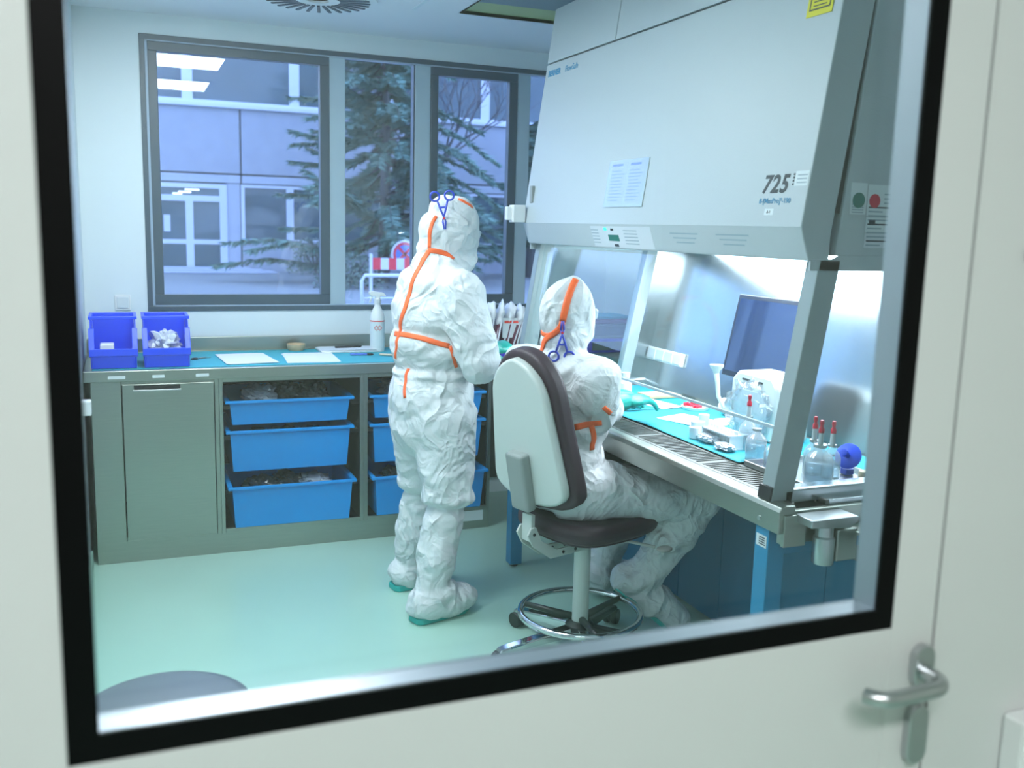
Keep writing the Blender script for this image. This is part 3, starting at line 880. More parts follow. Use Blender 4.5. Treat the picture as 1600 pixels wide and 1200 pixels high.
# ------------------------------------------------------------------ rack of bagged labels beside the cabinet (stands on the worktop)
e = empty('bag_holder', (1.89, 4.76, ZT), 'purple holder clamp with orange-red edged white card on the worktop', 'holder')
MB().prism([(4.70, ZT - .002), (4.70, ZT + .05), (4.74, ZT + .03), (4.80, ZT + .03), (4.82, ZT + .16), (4.84, ZT + .16), (4.85, ZT - .002)], 1.92, 1.97, 'x').build('bracket', 'purple_plastic', e, bevel=.004)
MB().box(1.74, 1.95, 4.73, 4.83, ZT - .002, ZT + .025).build('base', 'purple_plastic', e, bevel=.004)
MB().box(1.86, 1.985, 4.715, 4.72, ZT + .10, ZT + .205).build('card', 'label_white', e)
MB().box(1.87, 1.972, 4.7125, 4.7155, ZT + .178, ZT + .192).build('card_edge', 'orange_red', e)
rnd = random.Random(4)
for k in range(8):
    x = 1.735 + .027 * k; tilt = R(14 + rnd.uniform(-5, 5))
    p = empty('sample_pouch', (x, 4.77, ZT + .026), '%s white-topped maroon pouch in the purple holder' % ['leftmost', 'second from left', 'third from left', 'fourth from left', 'fourth from right', 'third from right', 'second from right', 'rightmost'][k], 'pouch', group='pouches in the purple holder')
    M = Matrix.Translation((x, 4.75 + rnd.uniform(-.012, .02), ZT + .027)) @ Matrix.Rotation(tilt, 4, 'Y') @ Matrix.Rotation(R(rnd.uniform(-14, 14)), 4, 'Z')
    MB().box(-.005, .005, -.045, .045, 0, .15, M).build('strip', 'maroon_plastic', p, bevel=.002)
    hh = rnd.uniform(.21, .25)
    o = crumple((0, 0, 0), (.016, .055, .05), k + 3, .3, 1.8, 3).xform(M @ Matrix.Translation((0, 0, hh - .03))).build('white_top', 'bag_white', p, smooth=True)
    MB().box(-.007, .001, -.047, .047, .03, hh - .03, M @ Matrix.Translation((.008, 0, 0))).build('paper_side', 'paper', p)

# ------------------------------------------------------------------ stack of boxes behind the cabinet's glass end (on the worktop)
def crate(z0, h, m_, name, label, lidm=None):
    e = empty(name, (2.53, 4.92, z0), label, 'box', group='boxes stacked at the right end of the worktop')
    MB().box(2.34, 2.72, 4.76, 5.10, z0, z0 + h).build('body', m_, e, bevel=.006)
    if lidm: MB().box(2.33, 2.73, 4.75, 5.11, z0 + h - .001, z0 + h + .02).build('lid', lidm, e, bevel=.004)
    MB().box(2.42, 2.64, 4.754, 4.761, z0 + h * .2, z0 + h * .8).build('front_label', 'steel_dark', e)
    return e
crate(.9145, .08, 'purple_plastic', 'purple_box', 'purple box at the bottom of the stack behind the cabinet glass')
crate(.9955, .085, 'chair_grey', 'drawer_box', 'grey drawer box with maroon lid on the purple box', 'maroon_plastic')
o = MB().box(2.42, 2.68, 4.80, 5.0, 1.1015, 1.118).build('teal_folder', 'teal_mat', bevel=.003)
tag(o, 'pale teal folder lying on the maroon lid', 'folder')
# red waste container hung on the far end of the cabinet
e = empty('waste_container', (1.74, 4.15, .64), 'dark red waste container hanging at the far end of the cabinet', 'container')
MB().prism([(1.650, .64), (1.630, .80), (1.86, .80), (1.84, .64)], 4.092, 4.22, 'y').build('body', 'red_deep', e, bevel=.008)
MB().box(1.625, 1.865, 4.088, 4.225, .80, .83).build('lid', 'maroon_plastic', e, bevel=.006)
# ================================================================== safety cabinet
YN, YF = 2.12, 4.07
SL = 0.14            # lean of the front panel
SG = 0.155           # lean of the sash and posts
SB = 0.20            # lean of the rear wall
def xp(z): return 1.69 + SL * (z - 1.622)        # front panel plane
def xs(z): return 1.656 + SG * (z - .85)         # sash / post front plane
def xb(z): return 2.335 + SB * (z - .86)         # rear wall
sc = empty('safety_cabinet', (2.1, 3.1, 0), 'large white laminar-flow safety cabinet numbered 725 on a blue leg frame', 'safety cabinet')
# upper housing
hx = .105
MB().prism([(xp(1.53) + hx + .03, 1.545), (xp(2.325) + hx + .006, 2.325), (xp(2.325) + hx + .006, 2.56), (2.70, 2.56), (2.70, 1.545)], YN, YF, 'y').build('housing', 'powder_white', sc, bevel=.004)
# dark reveals behind the panel joints
MB().prism([(xp(1.66) + .02, 1.66), (xp(2.325) + .02, 2.322), (xp(2.55) + .02, 2.545), (xp(2.55) + .14, 2.545), (xp(1.66) + .15, 1.66)], YN + .012, YF - .012, 'y').build('joint_shadow', 'panel_gap', sc)
fd = MB().prism([(xp(1.622), 1.622), (xp(2.318), 2.318), (xp(2.318) + hx, 2.318), (xp(1.60) + hx, 1.60), (xp(1.60) + hx, 1.533), (1.722, 1.531)], YN, YF, 'y').build('front_door', 'powder_white', sc, bevel=.004)
# two upper fascia panels with a joint between
for y0, y1 in ((YN, 3.425), (3.431, YF)):
    MB().prism([(xp(2.324), 2.324), (xp(2.56), 2.56), (xp(2.56) + hx, 2.56), (xp(2.324) + hx, 2.324)], y0, y1, 'y').build('fascia_panel', 'powder_white', sc, bevel=.003)
# lower lip control band
def lipM(y, t):
    """point on the lip, t 0 at the crease and 1 at the bottom edge"""
    a = Vector((1.69, y, 1.622)); b = Vector((1.722, y, 1.531)); return a.lerp(b, t)
ldown = (Vector((1.722, 0, 1.531)) - Vector((1.69, 0, 1.622))).normalized()
def on_lip(y, t, w, h, name, m_, d=.0012):
    p = lipM(y, t)
    M = frame_M(p, (0, -1, 0), -ldown)
    return MB().box(-w / 2, w / 2, -h / 2, h / 2, -.001, d, M).build(name, m_, fd)
on_lip(3.16, .52, .46, .082, 'control_foil', 'paper_grey', .0004)
on_lip(3.215, .56, .082, .024, 'display', 'sign_green', .0012)
on_lip(3.267, .20, .016, .010, 'status_led', 'led_green', .004)
on_lip(3.215, .22, .020, .008, 'button', 'ink', .002)
on_lip(3.205, .86, .030, .010, 'button', 'ink', .002)
for k in range(5):
    on_lip(3.36, .25 + .13 * k, .06, .004, 'control_mark', 'ink_pale', .0008)
    on_lip(3.08, .25 + .13 * k, .10, .004, 'control_mark', 'ink_pale', .0008)
for y in (2.72, 2.45):
    for k in range(3): on_lip(y, .3 + .16 * k, .17 - .03 * k, .005, 'small_print', 'ink_pale', .0006)
# --- writing on the front door
pu = Vector((SL, 0, 1)).normalized()
pn = Vector((-1, 0, SL)).normalized()
def on_door(y, z, off=.0008):
    return frame_M(Vector((xp(z), y, z)) + pn * off, (0, -1, 0), pu)
lettering('725', .070, on_door(2.322, 1.716), 'ink', fd, shear=.2, bold=.0019, space=1.12)
lettering('B-[MaxPro]³-190', .0205, on_door(2.325, 1.686), 'ink_cyan', fd, bold=.0002)
lettering('A-1', .012, on_door(2.282, 1.658), 'ink', fd)
lettering('BERNER', .036, on_door(4.035, 2.262), 'ink_cyan', fd, bold=.0012)
lettering('FlowSafe', .036, on_door(3.86, 2.262), 'ink_cyan', fd)
def patch(y, z, w, h, name, m_, d=.0006, par=None):
    return MB().box(0, w, 0, h, -.001, d, on_door(y, z, 0)).build(name, m_, par or fd)
patch(2.292, 1.653, .04, .018, 'small_sticker', 'label_white', .0004)
patch(2.182, 1.732, .055, .040, 'small_sticker', 'label_white', .0004)
for k in range(3): patch(2.172, 1.739 + .010 * k, .04, .003, 'small_print', 'ink_pale', .0012)
for k in range(4): patch(2.190, 1.734 + .009 * k, .005, .005, 'small_mark', 'ink', .0012)
# notice in a clear pocket
ns = empty('notice_pocket', (xp(1.73), 3.3, 1.70), 'two printed sheets in a clear pocket on the cabinet front', 'notice')
M = on_door(3.287, 1.684, .001)
MB().box(0, .29, 0, .172, 0, .002, M).build('backing', 'label_white', ns)
for j in range(2):
    MB().box(.02 + .14 * j, .145 + .135 * j, .012, .165, .002, .0028, M).build('sheet', 'paper_grey', ns)
    MB().box(.025 + .14 * j, .105 + .135 * j, .150, .158, .0028, .0033, M).build('heading_bar', 'ink_blue', ns)
    for k in range(10):
        MB().box(.027 + .135 * j, (.10 + .035 * ((k * 7) % 3) / 3) + .135 * j, .022 + .012 * k, .0265 + .012 * k, .0028, .0032, M).build('text_line', 'ink_pale', ns)
MB().box(.0, .29, 0, .172, .004, .005, M).build('clear_film', 'film_clear', ns)
# yellow warning plate
wp = empty('warning_plate', (xp(2.2), 2.25, 2.15), 'yellow warning plate with black border at the top of the cabinet front', 'warning sign')
M = on_door(2.262, 2.188, .001)
MB().box(0, .105, 0, .21, 0, .0015, M).build('plate', 'warn_yellow', wp)
def outline(x0, x1, y0, y1, t, name):
    m = MB()
    m.box(x0, x1, y0, y0 + t, .0014, .0022, M); m.box(x0, x1, y1 - t, y1, .0014, .0022, M)
    m.box(x0, x0 + t, y0 + t, y1 - t, .0014, .0022, M); m.box(x1 - t, x1, y0 + t, y1 - t, .0014, .0022, M)
    m.build(name, 'ink', wp)
outline(.010, .095, .016, .062, .004, 'text_border')
for k in range(3): MB().box(.025, .08, .026 + .011 * k, .029 + .011 * k, .0014, .002, M).build('text_line', 'ink', wp)
for a, b in (((.012, .072), (.094, .072)), ((.012, .072), (.053, .145)), ((.094, .072), (.053, .145))):
    a = M @ Vector((*a, .0018)); b = M @ Vector((*b, .0018))
    MB().tube([a, b], .003, 6).build('triangle_side', 'ink', wp)
# --- near side labels
def on_side(x, z): return frame_M((x, YN - .0005, z), (1, 0, 0), (0, 0, 1))
def spatch(x, z, w, h, name, m_, d=.0008, par=None):
    return MB().box(0, w, 0, h, -.0002, d, on_side(x, z)).build(name, m_, par)
sl_ = empty('inspection_labels', (1.9, YN, 1.6), 'white inspection stickers with green and red discs on the cabinet side', 'label')
spatch(1.848, 1.660, .055, .085, 'sticker', 'label_white', .0008, sl_)
spatch(1.907, 1.656, .16, .086, 'sticker', 'label_white', .0008, sl_)
spatch(1.907, 1.612, .16, .041, 'sticker', 'label_white', .0008, sl_)
spatch(1.907, 1.570, .15, .040, 'sticker', 'paper_grey', .0008, sl_)
def sdisc(x, z, r, m_):
    MB().lathe([(.0001, -.0004), (r, -.0004), (r, .0004), (.0001, .0004)], (0, 0, 0), 24).xform(Matrix.Translation((x, YN - .0018, z)) @ Matrix.Rotation(R(90), 4, 'X')).build('disc', m_, sl_)
sdisc(1.876, 1.698, .021, 'sign_green'); sdisc(1.932, 1.698, .019, 'sign_red')
for k in range(4): spatch(1.855, 1.664 + .007 * k, .04, .003, 'text_line', 'ink_pale', .0012, sl_)
for k in range(3): spatch(1.965, 1.715 - .012 * k, .085, .004, 'text_line', 'ink_pale', .0012, sl_)
for k in range(10): spatch(1.913, 1.575 + .0115 * k, .05 + .03 * ((k * 5) % 4), .004, 'text_line', 'ink' if k % 4 == 1 else 'ink_pale', .0012, sl_)
spatch(1.918, 1.632, .022, .014, 'emblem', 'ink', .0013, sl_)
spatch(2.005, 1.716, .05, .008, 'heading', 'ink', .0013, sl_)
# latch block at the far lower corner
la = MB()
la.box(1.625, 1.69, YF - .03, YF + .02, 1.625, 1.70)
MB().box(1.628, 1.688, 4.03, 4.085, 1.622, 1.70).build('latch_block', 'white_plastic', sc, bevel=.004)
MB().box(1.606, 1.645, 4.05, 4.082, 1.632, 1.692).build('latch_flap', 'white_plastic', sc, bevel=.003)
MB().box(xp(1.75) - .012, xp(1.75) + .004, 3.985, 4.012, 1.71, 1.785).build('latch_grip', 'chair_grey', sc, bevel=.003)
# --- work chamber
MB().prism([(xb(.80), .80), (xb(1.53), 1.53), (xb(1.53) + .03, 1.53), (xb(.80) + .03, .80)], YN + .02, YF - .02, 'y').build('rear_wall', 'steel_hood', sc)
MB().box(1.90, 2.40, YN + .15, YF - .30, 1.530, 1.544).build('work_lamp', 'lamp_hood', sc)
for q in (YN, YF - .008): MB().prism([(1.73, 1.505), (1.73, 1.534), (1.80, 1.534), (1.83, 1.546), (2.70, 1.546), (2.70, 1.505)], q, q + .008, 'y').build('lamp_shield', 'powder_white', sc)  # strips added at both ends to block stray light from the work lamp
def slant(x0, w, z0, z1, sl, y0, y1, name, m_, bev=.003):
    return MB().prism([(x0(z0), z0), (x0(z1), z1), (x0(z1) + w, z1), (x0(z0) + w, z0)], y0, y1, 'y').build(name, m_, sc, bevel=bev)
for y0, y1 in ((YN, YN + .055), (YF - .05, YF)):
    slant(xs, .072, .845, 1.535, SG, y0, y1, 'front_post', 'post_grey')
    slant(lambda z: xb(z) - .145, .058, .86, 1.52, SB, y0, y1, 'rear_post', 'powder_white')
    yy = (y0 + y1) / 2
    MB().prism([(xs(.88) + .06, .88), (xs(1.52) + .06, 1.52), (xb(1.52) - .13, 1.52), (xb(.88) - .13, .88)], yy - .003, yy + .003, 'y').build('side_glass', 'pane_sash', sc)
    MB().prism([(xb(.86) - .09, .86), (xb(1.52) - .09, 1.52), (xb(1.52) + .02, 1.52), (xb(.86) + .02, .86)], yy - .012, yy + .012, 'y').build('side_wall', 'steel_hood', sc)
    MB().box(xs(.88) + .04, 2.36, y0, y1, .845, .892).build('side_sill', 'steel_hood', sc, bevel=.008)
# sash window
sa = MB().prism([(xs(1.056) + .022, 1.056), (xs(1.53) + .022, 1.53), (xs(1.53) + .028, 1.53), (xs(1.056) + .028, 1.056)], YN + .056, YF - .051, 'y').build('sash_pane', 'pane_sash', sc)
MB().prism([(xs(1.050) + .020, 1.050), (xs(1.058) + .020, 1.058), (xs(1.058) + .030, 1.058), (xs(1.050) + .030, 1.050)], YN + .056, YF - .051, 'y').build('sash_edge', 'ink_pale', sc)
slant(lambda z: xs(z) - .006, .012, .86, .90, SG, YN + .002, YN + .06, 'sash_foot', 'black_plastic')
# worktop, apron, grille
MB().prism([(1.645, .782), (1.645, .845), (1.652, .858), (1.668, .862), (1.70, .860), (1.70, .80), (1.668, .782)], YN - .055, YF + .02, 'y').build('apron', 'steel', sc, bevel=.003)
MB().box(1.834, 2.37, YN - .03, YF, .812, .860).build('work_surface', 'steel_hood', sc, bevel=.002)
MB().box(1.70, 1.815, YN - .03, YF, .78, .802).build('grille_trough', 'trough_black', sc)
MB().box(1.815, 1.834, YN - .03, YF, .78, .845).build('grille_trough', 'trough_black', sc)
gr = MB(); y = YN + .02; gi = 0
while y < YF - .03:
    big = (gi % 20 == 0)
    wv = .028 if big else .0080
    gr.box(1.70, 1.828, y, y + wv, .850, .859)
    y += wv + .0120; gi += 1
gr.box(1.70, 1.714, YN - .03, YF, .846, .860); gr.box(1.822, 1.836, YN - .03, YF, .846, .860)
tag(gr.build('air_grille', 'steel_dark', sc), kind='stuff')
MB().box(1.66, 2.68, YN - .05, YN - .03, .75, .845).build('end_plate', 'steel', sc, bevel=.003)
MB().box(1.66, 2.68, YF, YF + .015, .75, .86).build('end_plate', 'steel', sc, bevel=.003)
for z_ in (.81,): MB().lathe([(.0001, 0), (.007, 0), (.007, .004), (.0001, .004)], (0, 0, 0), 12).xform(Matrix.Translation((1.645, YN + .03, .806)) @ Matrix.Rotation(R(-90), 4, 'Y')).build('bolt', 'satin_chrome', sc)
MB().box(2.0, 2.68, YN + .02, YF - .02, .64, .80).build('plenum', 'steel_dark', sc, bevel=.004)
# leg frame
for x in (1.656, 2.60):
    for y in (2.118, 4.022):
        MB().box(x, x + .058, y, y + .062, .012, .80).build('leg', 'blue_leg', sc, bevel=.003)
        MB().lathe([(.0001, 0), (.02, 0), (.02, .012), (.0001, .012)], (x + .029, y + .03, 0), 12).build('foot', 'black_plastic', sc)
for y in (2.125, 4.03): MB().box(1.714, 2.60, y, y + .05, .70, .76).build('side_rail', 'blue_leg', sc)
for k in range(6):
    y = 2.19 + .306 * k
    MB().box(2.20, 2.22, y, y + .302, .02, .645).build('back_panel', 'blue_panel', sc, bevel=.003)
MB().box(2.22, 2.60, 4.05, 4.07, .10, .70).build('end_panel', 'blue_panel', sc)
lb = MB().box(1.6545, 1.6565, 2.126, 2.172, .722, .756).build('leg_label', 'label_white', sc)
for k in range(4): MB().box(1.6535, 1.655, 2.130 + .002 * (k % 2), 2.158, .728 + .0065 * k, .731 + .0065 * k).build('text_line', 'ink', lb)
# bracket and drain block on the near end
MB().prism([(1.70, .815), (1.70, .838), (1.86, .838), (1.86, .822), (1.835, .806)], YN - .125, YN - .05, 'y').build('bracket_plate', 'satin_chrome', sc, bevel=.003)
MB().box(1.66, 1.735, YN - .062, YN - .048, .745, .836).build('bracket_back', 'steel', sc, bevel=.002)
MB().lathe([(.0001, .70), (.028, .70), (.030, .704), (.030, .775), (.025, .780), (.025, .815), (.0001, .815)], (1.775, YN - .09, 0), 24).build('clamp_cylinder', 'satin_chrome', sc, auto=True)
MB().box(1.80, 1.87, YN - .115, YN - .06, .708, .80).build('clamp_block', 'steel', sc, bevel=.004)
sh = empty('side_shelf', (2.05, YN - .15, .78), 'small stainless side shelf bolted to the near end of the cabinet', 'shelf')
MB().box(1.86, 2.40, YN - .26, YN - .051, .786, .792).build('plate', 'steel', sh, bevel=.002)
MB().box(1.86, 2.40, YN - .262, YN - .255, .715, .792).build('front_rim', 'steel', sh)
sheet(1.93, 2.16, YN - .24, YN - .07, .7925, .25, 'loose white papers on the small side shelf of the cabinet', 4)

# ------------------------------------------------------------------ things in the work chamber
ZW = .8605
# drapes
for (x0, x1, y0, y1, lab) in ((1.835, 2.30, 2.52, 3.40, 'teal sterile drape spread in front of the covered pump'), (1.86, 2.31, 3.42, 4.0, 'teal sterile drape at the far end of the cabinet'), (2.14, 2.31, 2.20, 2.50, 'teal sterile drape behind the steel tray')):
    m = MB(); n = 24; vs = []; fs = []
    for i in range(n + 1):
        for j in range(n + 1):
            x = x0 + (x1 - x0) * i / n; y = y0 + (y1 - y0) * j / n
            x += .012 * noise.noise(Vector((y * 4, 3.3, x0))); y += .012 * noise.noise(Vector((x * 4, 7.7, y0)))
            vs.append((x, y, ZW + .0016 + .0022 * (1 + noise.noise(Vector((x * 14, y * 9, 2.2))))))
    for i in range(n):
        for j in range(n):
            a = i * (n + 1) + j; fs.append((a, a + 1, a + n + 2, a + n + 1))
    o = m.add(vs, fs).build('sterile_drape', 'teal_mat', smooth=True)
    sm = o.modifiers.new('thickness', 'SOLIDIFY'); sm.thickness = .0012; sm.offset = -1
    tag(o, lab, 'drape')
ZD = ZW + .006
# monitor on the rear wall
mo = empty('monitor', (xb(1.0) - .02, 3.08, 1.0), 'dark flat monitor mounted on the cabinet rear wall', 'monitor')
ru = Vector((SB, 0, 1)).normalized(); rn = Vector((-1, 0, SB)).normalized()
Mm = frame_M(Vector((xb(1.0), 3.375, 1.005)) + rn * .004, (0, -1, 0), ru)
MB().box(0, .47, 0, .345, 0, .028, Mm).build('casing', 'monitor_black', mo, bevel=.004)
MB().box(.018, .452, .022, .327, .027, .0295, Mm).build('screen', 'monitor_glass', mo)
# socket strip on the rear wall
so = empty('socket_strip', (xb(1.0), 3.85, 1.0), 'white triple socket strip on the cabinet rear wall', 'socket')
Ms = frame_M(Vector((xb(.99), 4.035, .985)) + rn * .001, (0, -1, 0), ru)
MB().box(0, .32, 0, .062, 0, .014, Ms).build('strip', 'white_plastic', so, bevel=.003)
for k in range(4): MB().box(.012 + .077 * k, .077 + .077 * k, .007, .055, .013, .018, Ms).build('socket_cover', 'paper_grey', so, bevel=.002)
# pump under a crumpled cover with a hose
px_, py_ = 2.17, 2.83
pu_ = empty('infusion_pump', (px_, py_, ZD), 'white pump wrapped in a crumpled clear cover before the monitor', 'pump')
MB().prism([(2.70, ZD), (2.70, ZD + .20), (2.73, ZD + .235), (2.93, ZD + .235), (2.97, ZD + .20), (2.97, ZD)], px_ - .07, px_ + .08, 'x').build('housing', 'white_plastic', pu_, bevel=.012)
MB().box(px_ - .074, px_ - .069, 2.74, 2.94, ZD + .03, ZD + .17).build('front_panel', 'paper_grey', pu_, bevel=.004)
MB().box(px_ - .073, px_ - .0695, 2.78, 2.90, ZD + .203, ZD + .210).build('dark_slot', 'ink', pu_)
crumple((px_ - .085, py_ + .01, ZD + .10), (.028, .12, .095), 5, .35, 2.6, 4).build('crumpled_cover', 'film_clear', pu_, smooth=True)
hp = [(2.10, 2.93, ZD + .06), (2.09, 2.985, ZD + .075), (2.08, 3.02, ZD + .12), (2.08, 3.03, ZD + .17), (2.075, 3.035, ZD + .21)]
MB().tube(hp, [.008, .008, .008, .009, .011], 10).build('hose', 'white_plastic', pu_, smooth=True)
MB().lathe([(.010, 0), (.014, .012), (.026, .026), (.027, .034), (.0001, .034)], (2.075, 3.035, ZD + .205), 18).build('funnel', 'white_plastic', pu_, auto=True)

def bottle(x, y, r, h, label, liquid=.5, cap=None, z=ZD, spike=True, neckm='paper_grey'):
    e = empty('infusion_bottle', (x, y, z), label, 'bottle', group='clear infusion bottles in the cabinet')
    MB().lathe([(.0001, 0), (r * .96, 0), (r, .004), (r, h * .62), (r * .82, h * .74), (r * .36, h * .88), (r * .34, h * .94), (.0001, h * .94)], (x, y, z), 24).build('glass_body', 'bottle_clear', e, smooth=True)
    if liquid: MB().lathe([(.0001, .003), (r * .93, .003), (r * .95, .006), (r * .95, h * liquid), (.0001, h * liquid)], (x, y, z), 20).build('liquid', 'liquid_clear', e, smooth=True)
    MB().lathe([(.0001, h * .93), (r * .46, h * .93), (r * .46, h), (.0001, h)], (x, y, z), 18).build('crimp_cap', 'satin_chrome', e, auto=True)
    if cap:
        MB().lathe([(.0001, h), (.0085, h), (.0075, h + .035), (.0001, h + .035)], (x, y, z), 14).build('spike', neckm, e, auto=True)
        MB().lathe([(.0001, h + .035), (.0085, h + .035), (.0085, h + .047), (.005, h + .052), (.0048, h + .058), (.007, h + .063), (.0055, h + .072), (.0001, h + .074)], (x, y, z), 14).build('red_cap', cap, e, auto=True)
    return e
bottle(1.975, 2.68, .030, .115, 'clear bottle with red cap standing left of the front bottle by the pump', .45, 'red_plastic')
bottle(1.905, 2.535, .034, .105, 'clear half-filled bottle nearest the grille in front of the pump', .5)
bottle(2.03, 2.56, .033, .100, 'clear bottle close to the slanted post in front of the pump', .4)
# steel tray with bottles
tr = MB(); tx0, tx1, ty0, ty1 = 1.835, 2.13, 2.135, 2.50
tr.box(tx0, tx1, ty0, ty1, ZW + .001, ZW + .004)
for q in ((tx0, tx1, ty0, ty0 + .006), (tx0, tx1, ty1 - .006, ty1), (tx0, tx0 + .006, ty0, ty1), (tx1 - .006, tx1, ty0, ty1)): tr.box(q[0], q[1], q[2], q[3], ZW + .001, ZW + .018)
tag(tr.build('instrument_tray', 'satin_chrome', bevel=.002), 'flat stainless tray holding bottles at the near end of the cabinet', 'tray')
zt_ = ZW + .0045
MB
bottle(1.895, 2.215, .043, .125, 'large clear bottle with red cap nearest the viewer on the steel tray', .55, 'red_plastic', zt_)
bottle(1.968, 2.330, .030, .110, 'clear red-capped bottle behind the large one on the steel tray', .5, 'red_plastic', zt_)
bottle(1.992, 2.275, .028, .105, 'clear red-capped bottle half hidden behind the large one on the steel tray', .5, 'red_plastic', zt_)
bottle(1.885, 2.42, .028, .09, 'low clear bottle partly hidden by the slanted post on the tray', .4, None, zt_)
# lettering band on the big bottle
e = empty('vent_filter', (2.07, 2.29, zt_), 'blue disc vent filter with a spike standing on the steel tray', 'filter')
Mf = Matrix.Translation((2.075, 2.295, zt_ + .058)) @ Matrix.Rotation(R(-62), 4, 'Y') @ Matrix.Rotation(R(25), 4, 'X')
MB().lathe([(.0001, -.006), (.030, -.006), (.041, -.002), (.041, .002), (.030, .006), (.0001, .006)], (0, 0, 0), 28).xform(Mf).build('disc', 'valve_blue', e, auto=True)
MB().lathe([(.0001, .0), (.008, 0), (.008, .03), (.011, .031), (.011, .045), (.0001, .045)], (0, 0, 0), 14).xform(Mf).build('spike', 'valve_blue', e, auto=True)
MB().lathe([(.0001, -.045), (.007, -.045), (.009, 0), (.0001, 0)], (0, 0, 0), 14).xform(Mf).build('port', 'valve_blue', e, auto=True)
MB().box(2.06, 2.09, 2.28, 2.31, zt_, zt_ + .02).build('stand', 'valve_blue', e, bevel=.003)
o = MB().lathe([(.0001, 0), (.020, 0), (.022, .012), (.020, .03), (.0001, .03)], (2.075, 2.215, zt_), 18).build('tan_stopper', 'tan', auto=True); tag(o, 'tan stopper beside the blue filter on the tray', 'stopper')
# tube rack
e = empty('vial_rack', (1.93, 2.76, ZD), 'clear plastic vial rack full of small white vials', 'rack')
MB().box(1.895, 1.965, 2.665, 2.84, ZD, ZD + .006).build('base', 'frosted', e)
MB().box(1.895, 1.965, 2.665, 2.84, ZD + .045, ZD + .05).build('top_plate', 'frosted', e)
for yy in (2.667, 2.834): MB().box(1.895, 1.965, yy, yy + .004, ZD, ZD + .05).build('end_plate', 'frosted', e)
for k in range(8):
    MB().tube([(1.93, 2.682 + .0205 * k, ZD + .006), (1.93, 2.682 + .0205 * k, ZD + .062)], .0075, 10).build('vial', 'white_plastic', e)
def cup(x, y, r, h, label, m_='frosted'):
    o = MB().lathe([(.0001, 0), (r * .85, 0), (r, h), (r * .93, h), (r * .8, .003), (.0001, .003)], (x, y, ZD), 20).build('beaker', m_, auto=True)
    return tag(o, label, 'beaker', 'clear beakers in the cabinet')
cup(1.93, 2.92, .026, .05, 'crinkled clear beaker left of the vial rack')
cup(1.985, 2.965, .020, .065, 'tall clear beaker behind the vial rack')
cup(1.89, 2.875, .022, .04, 'low clear beaker between the vial rack and the grille')
bag((1.90, 2.80, ZD + .016), (.03, .05, .014), 31, 'bag_bright', 'small clear wrapper in front of the vial rack', 'wrappers in the cabinet')
bag((1.885, 2.68, ZD + .014), (.028, .045, .012), 32, 'bag_bright', 'small clear wrapper beside the front bottle', 'wrappers in the cabinet')
sheet(1.98, 2.14, 3.02, 3.26, ZD, .35, 'white gauze sheets on the teal drape right of the gloved hand', 2)
sheet(2.05, 2.16, 3.40, 3.62, ZD, .2, 'white gauze sheets beyond the gloved hand', 2)
# red clip pieces
e = empty('red_clamps', (2.21, 3.38, ZD), 'red plastic tube clamps on a white dish', 'clamps')
MB().lathe([(.0001, 0), (.055, 0), (.06, .012), (.055, .012), (.05, .004), (.0001, .004)], (2.21, 3.37, ZD), 24).build('dish', 'white_plastic', e, auto=True)
rnd = random.Random(8)
for k in range(9):
    M = Matrix.Translation((2.21 + rnd.uniform(-.03, .03), 3.37 + rnd.uniform(-.035, .035), ZD + .012 + rnd.uniform(0, .012))) @ Matrix.Rotation(rnd.uniform(0, 3), 4, 'Z') @ Matrix.Rotation(rnd.uniform(-.4, .4), 4, 'X')
    MB().box(-.02, .02, -.004, .004, -.005, .005, M).build('clamp', 'red_plastic', e, bevel=.001)
o = MB().lathe([(.022, 0), (.034, 0), (.034, .022), (.022, .022)], (0, 0, 0), 28, closed=True).xform(Matrix.Translation((2.26, 3.24, ZD + .034)) @ Matrix.Rotation(R(90), 4, 'X') @ Matrix.Rotation(R(15), 4, 'Y')).build('tape_roll', 'white_plastic', auto=True)
tag(o, 'roll of white tape standing by the rear edge of the drape', 'tape roll')
bag((2.265, 3.16, ZD + .022), (.03, .05, .018), 33, 'bag_clear', 'small clear pouch beside the tape roll', 'wrappers in the cabinet')
o = MB().box(2.15, 2.28, 3.02, 3.14, ZD, ZD + .006).build('cardboard_piece', 'cardboard', bevel=.001); tag(o, 'flat tan cardboard piece behind the gauze sheets', 'cardboard')
o = MB().box(2.14, 2.30, 3.62, 3.74, ZD, ZD + .012).build('tan_carton', 'cardboard', bevel=.002); tag(o, 'flat tan carton at the far end of the cabinet', 'carton')
e = empty('white_flask', (2.02, 3.62, ZD), 'small white capped flask beyond the seated person', 'flask')
MB().lathe([(.0001, 0), (.03, 0), (.03, .075), (.016, .09), (.016, .1), (.0001, .1)], (2.02, 3.64, ZD), 20).build('body', 'white_plastic', e, auto=True)
MB().lathe([(.0001, .1), (.02, .1), (.02, .12), (.0001, .12)], (2.02, 3.64, ZD), 20).build('cap', 'white_plastic', e, auto=True)
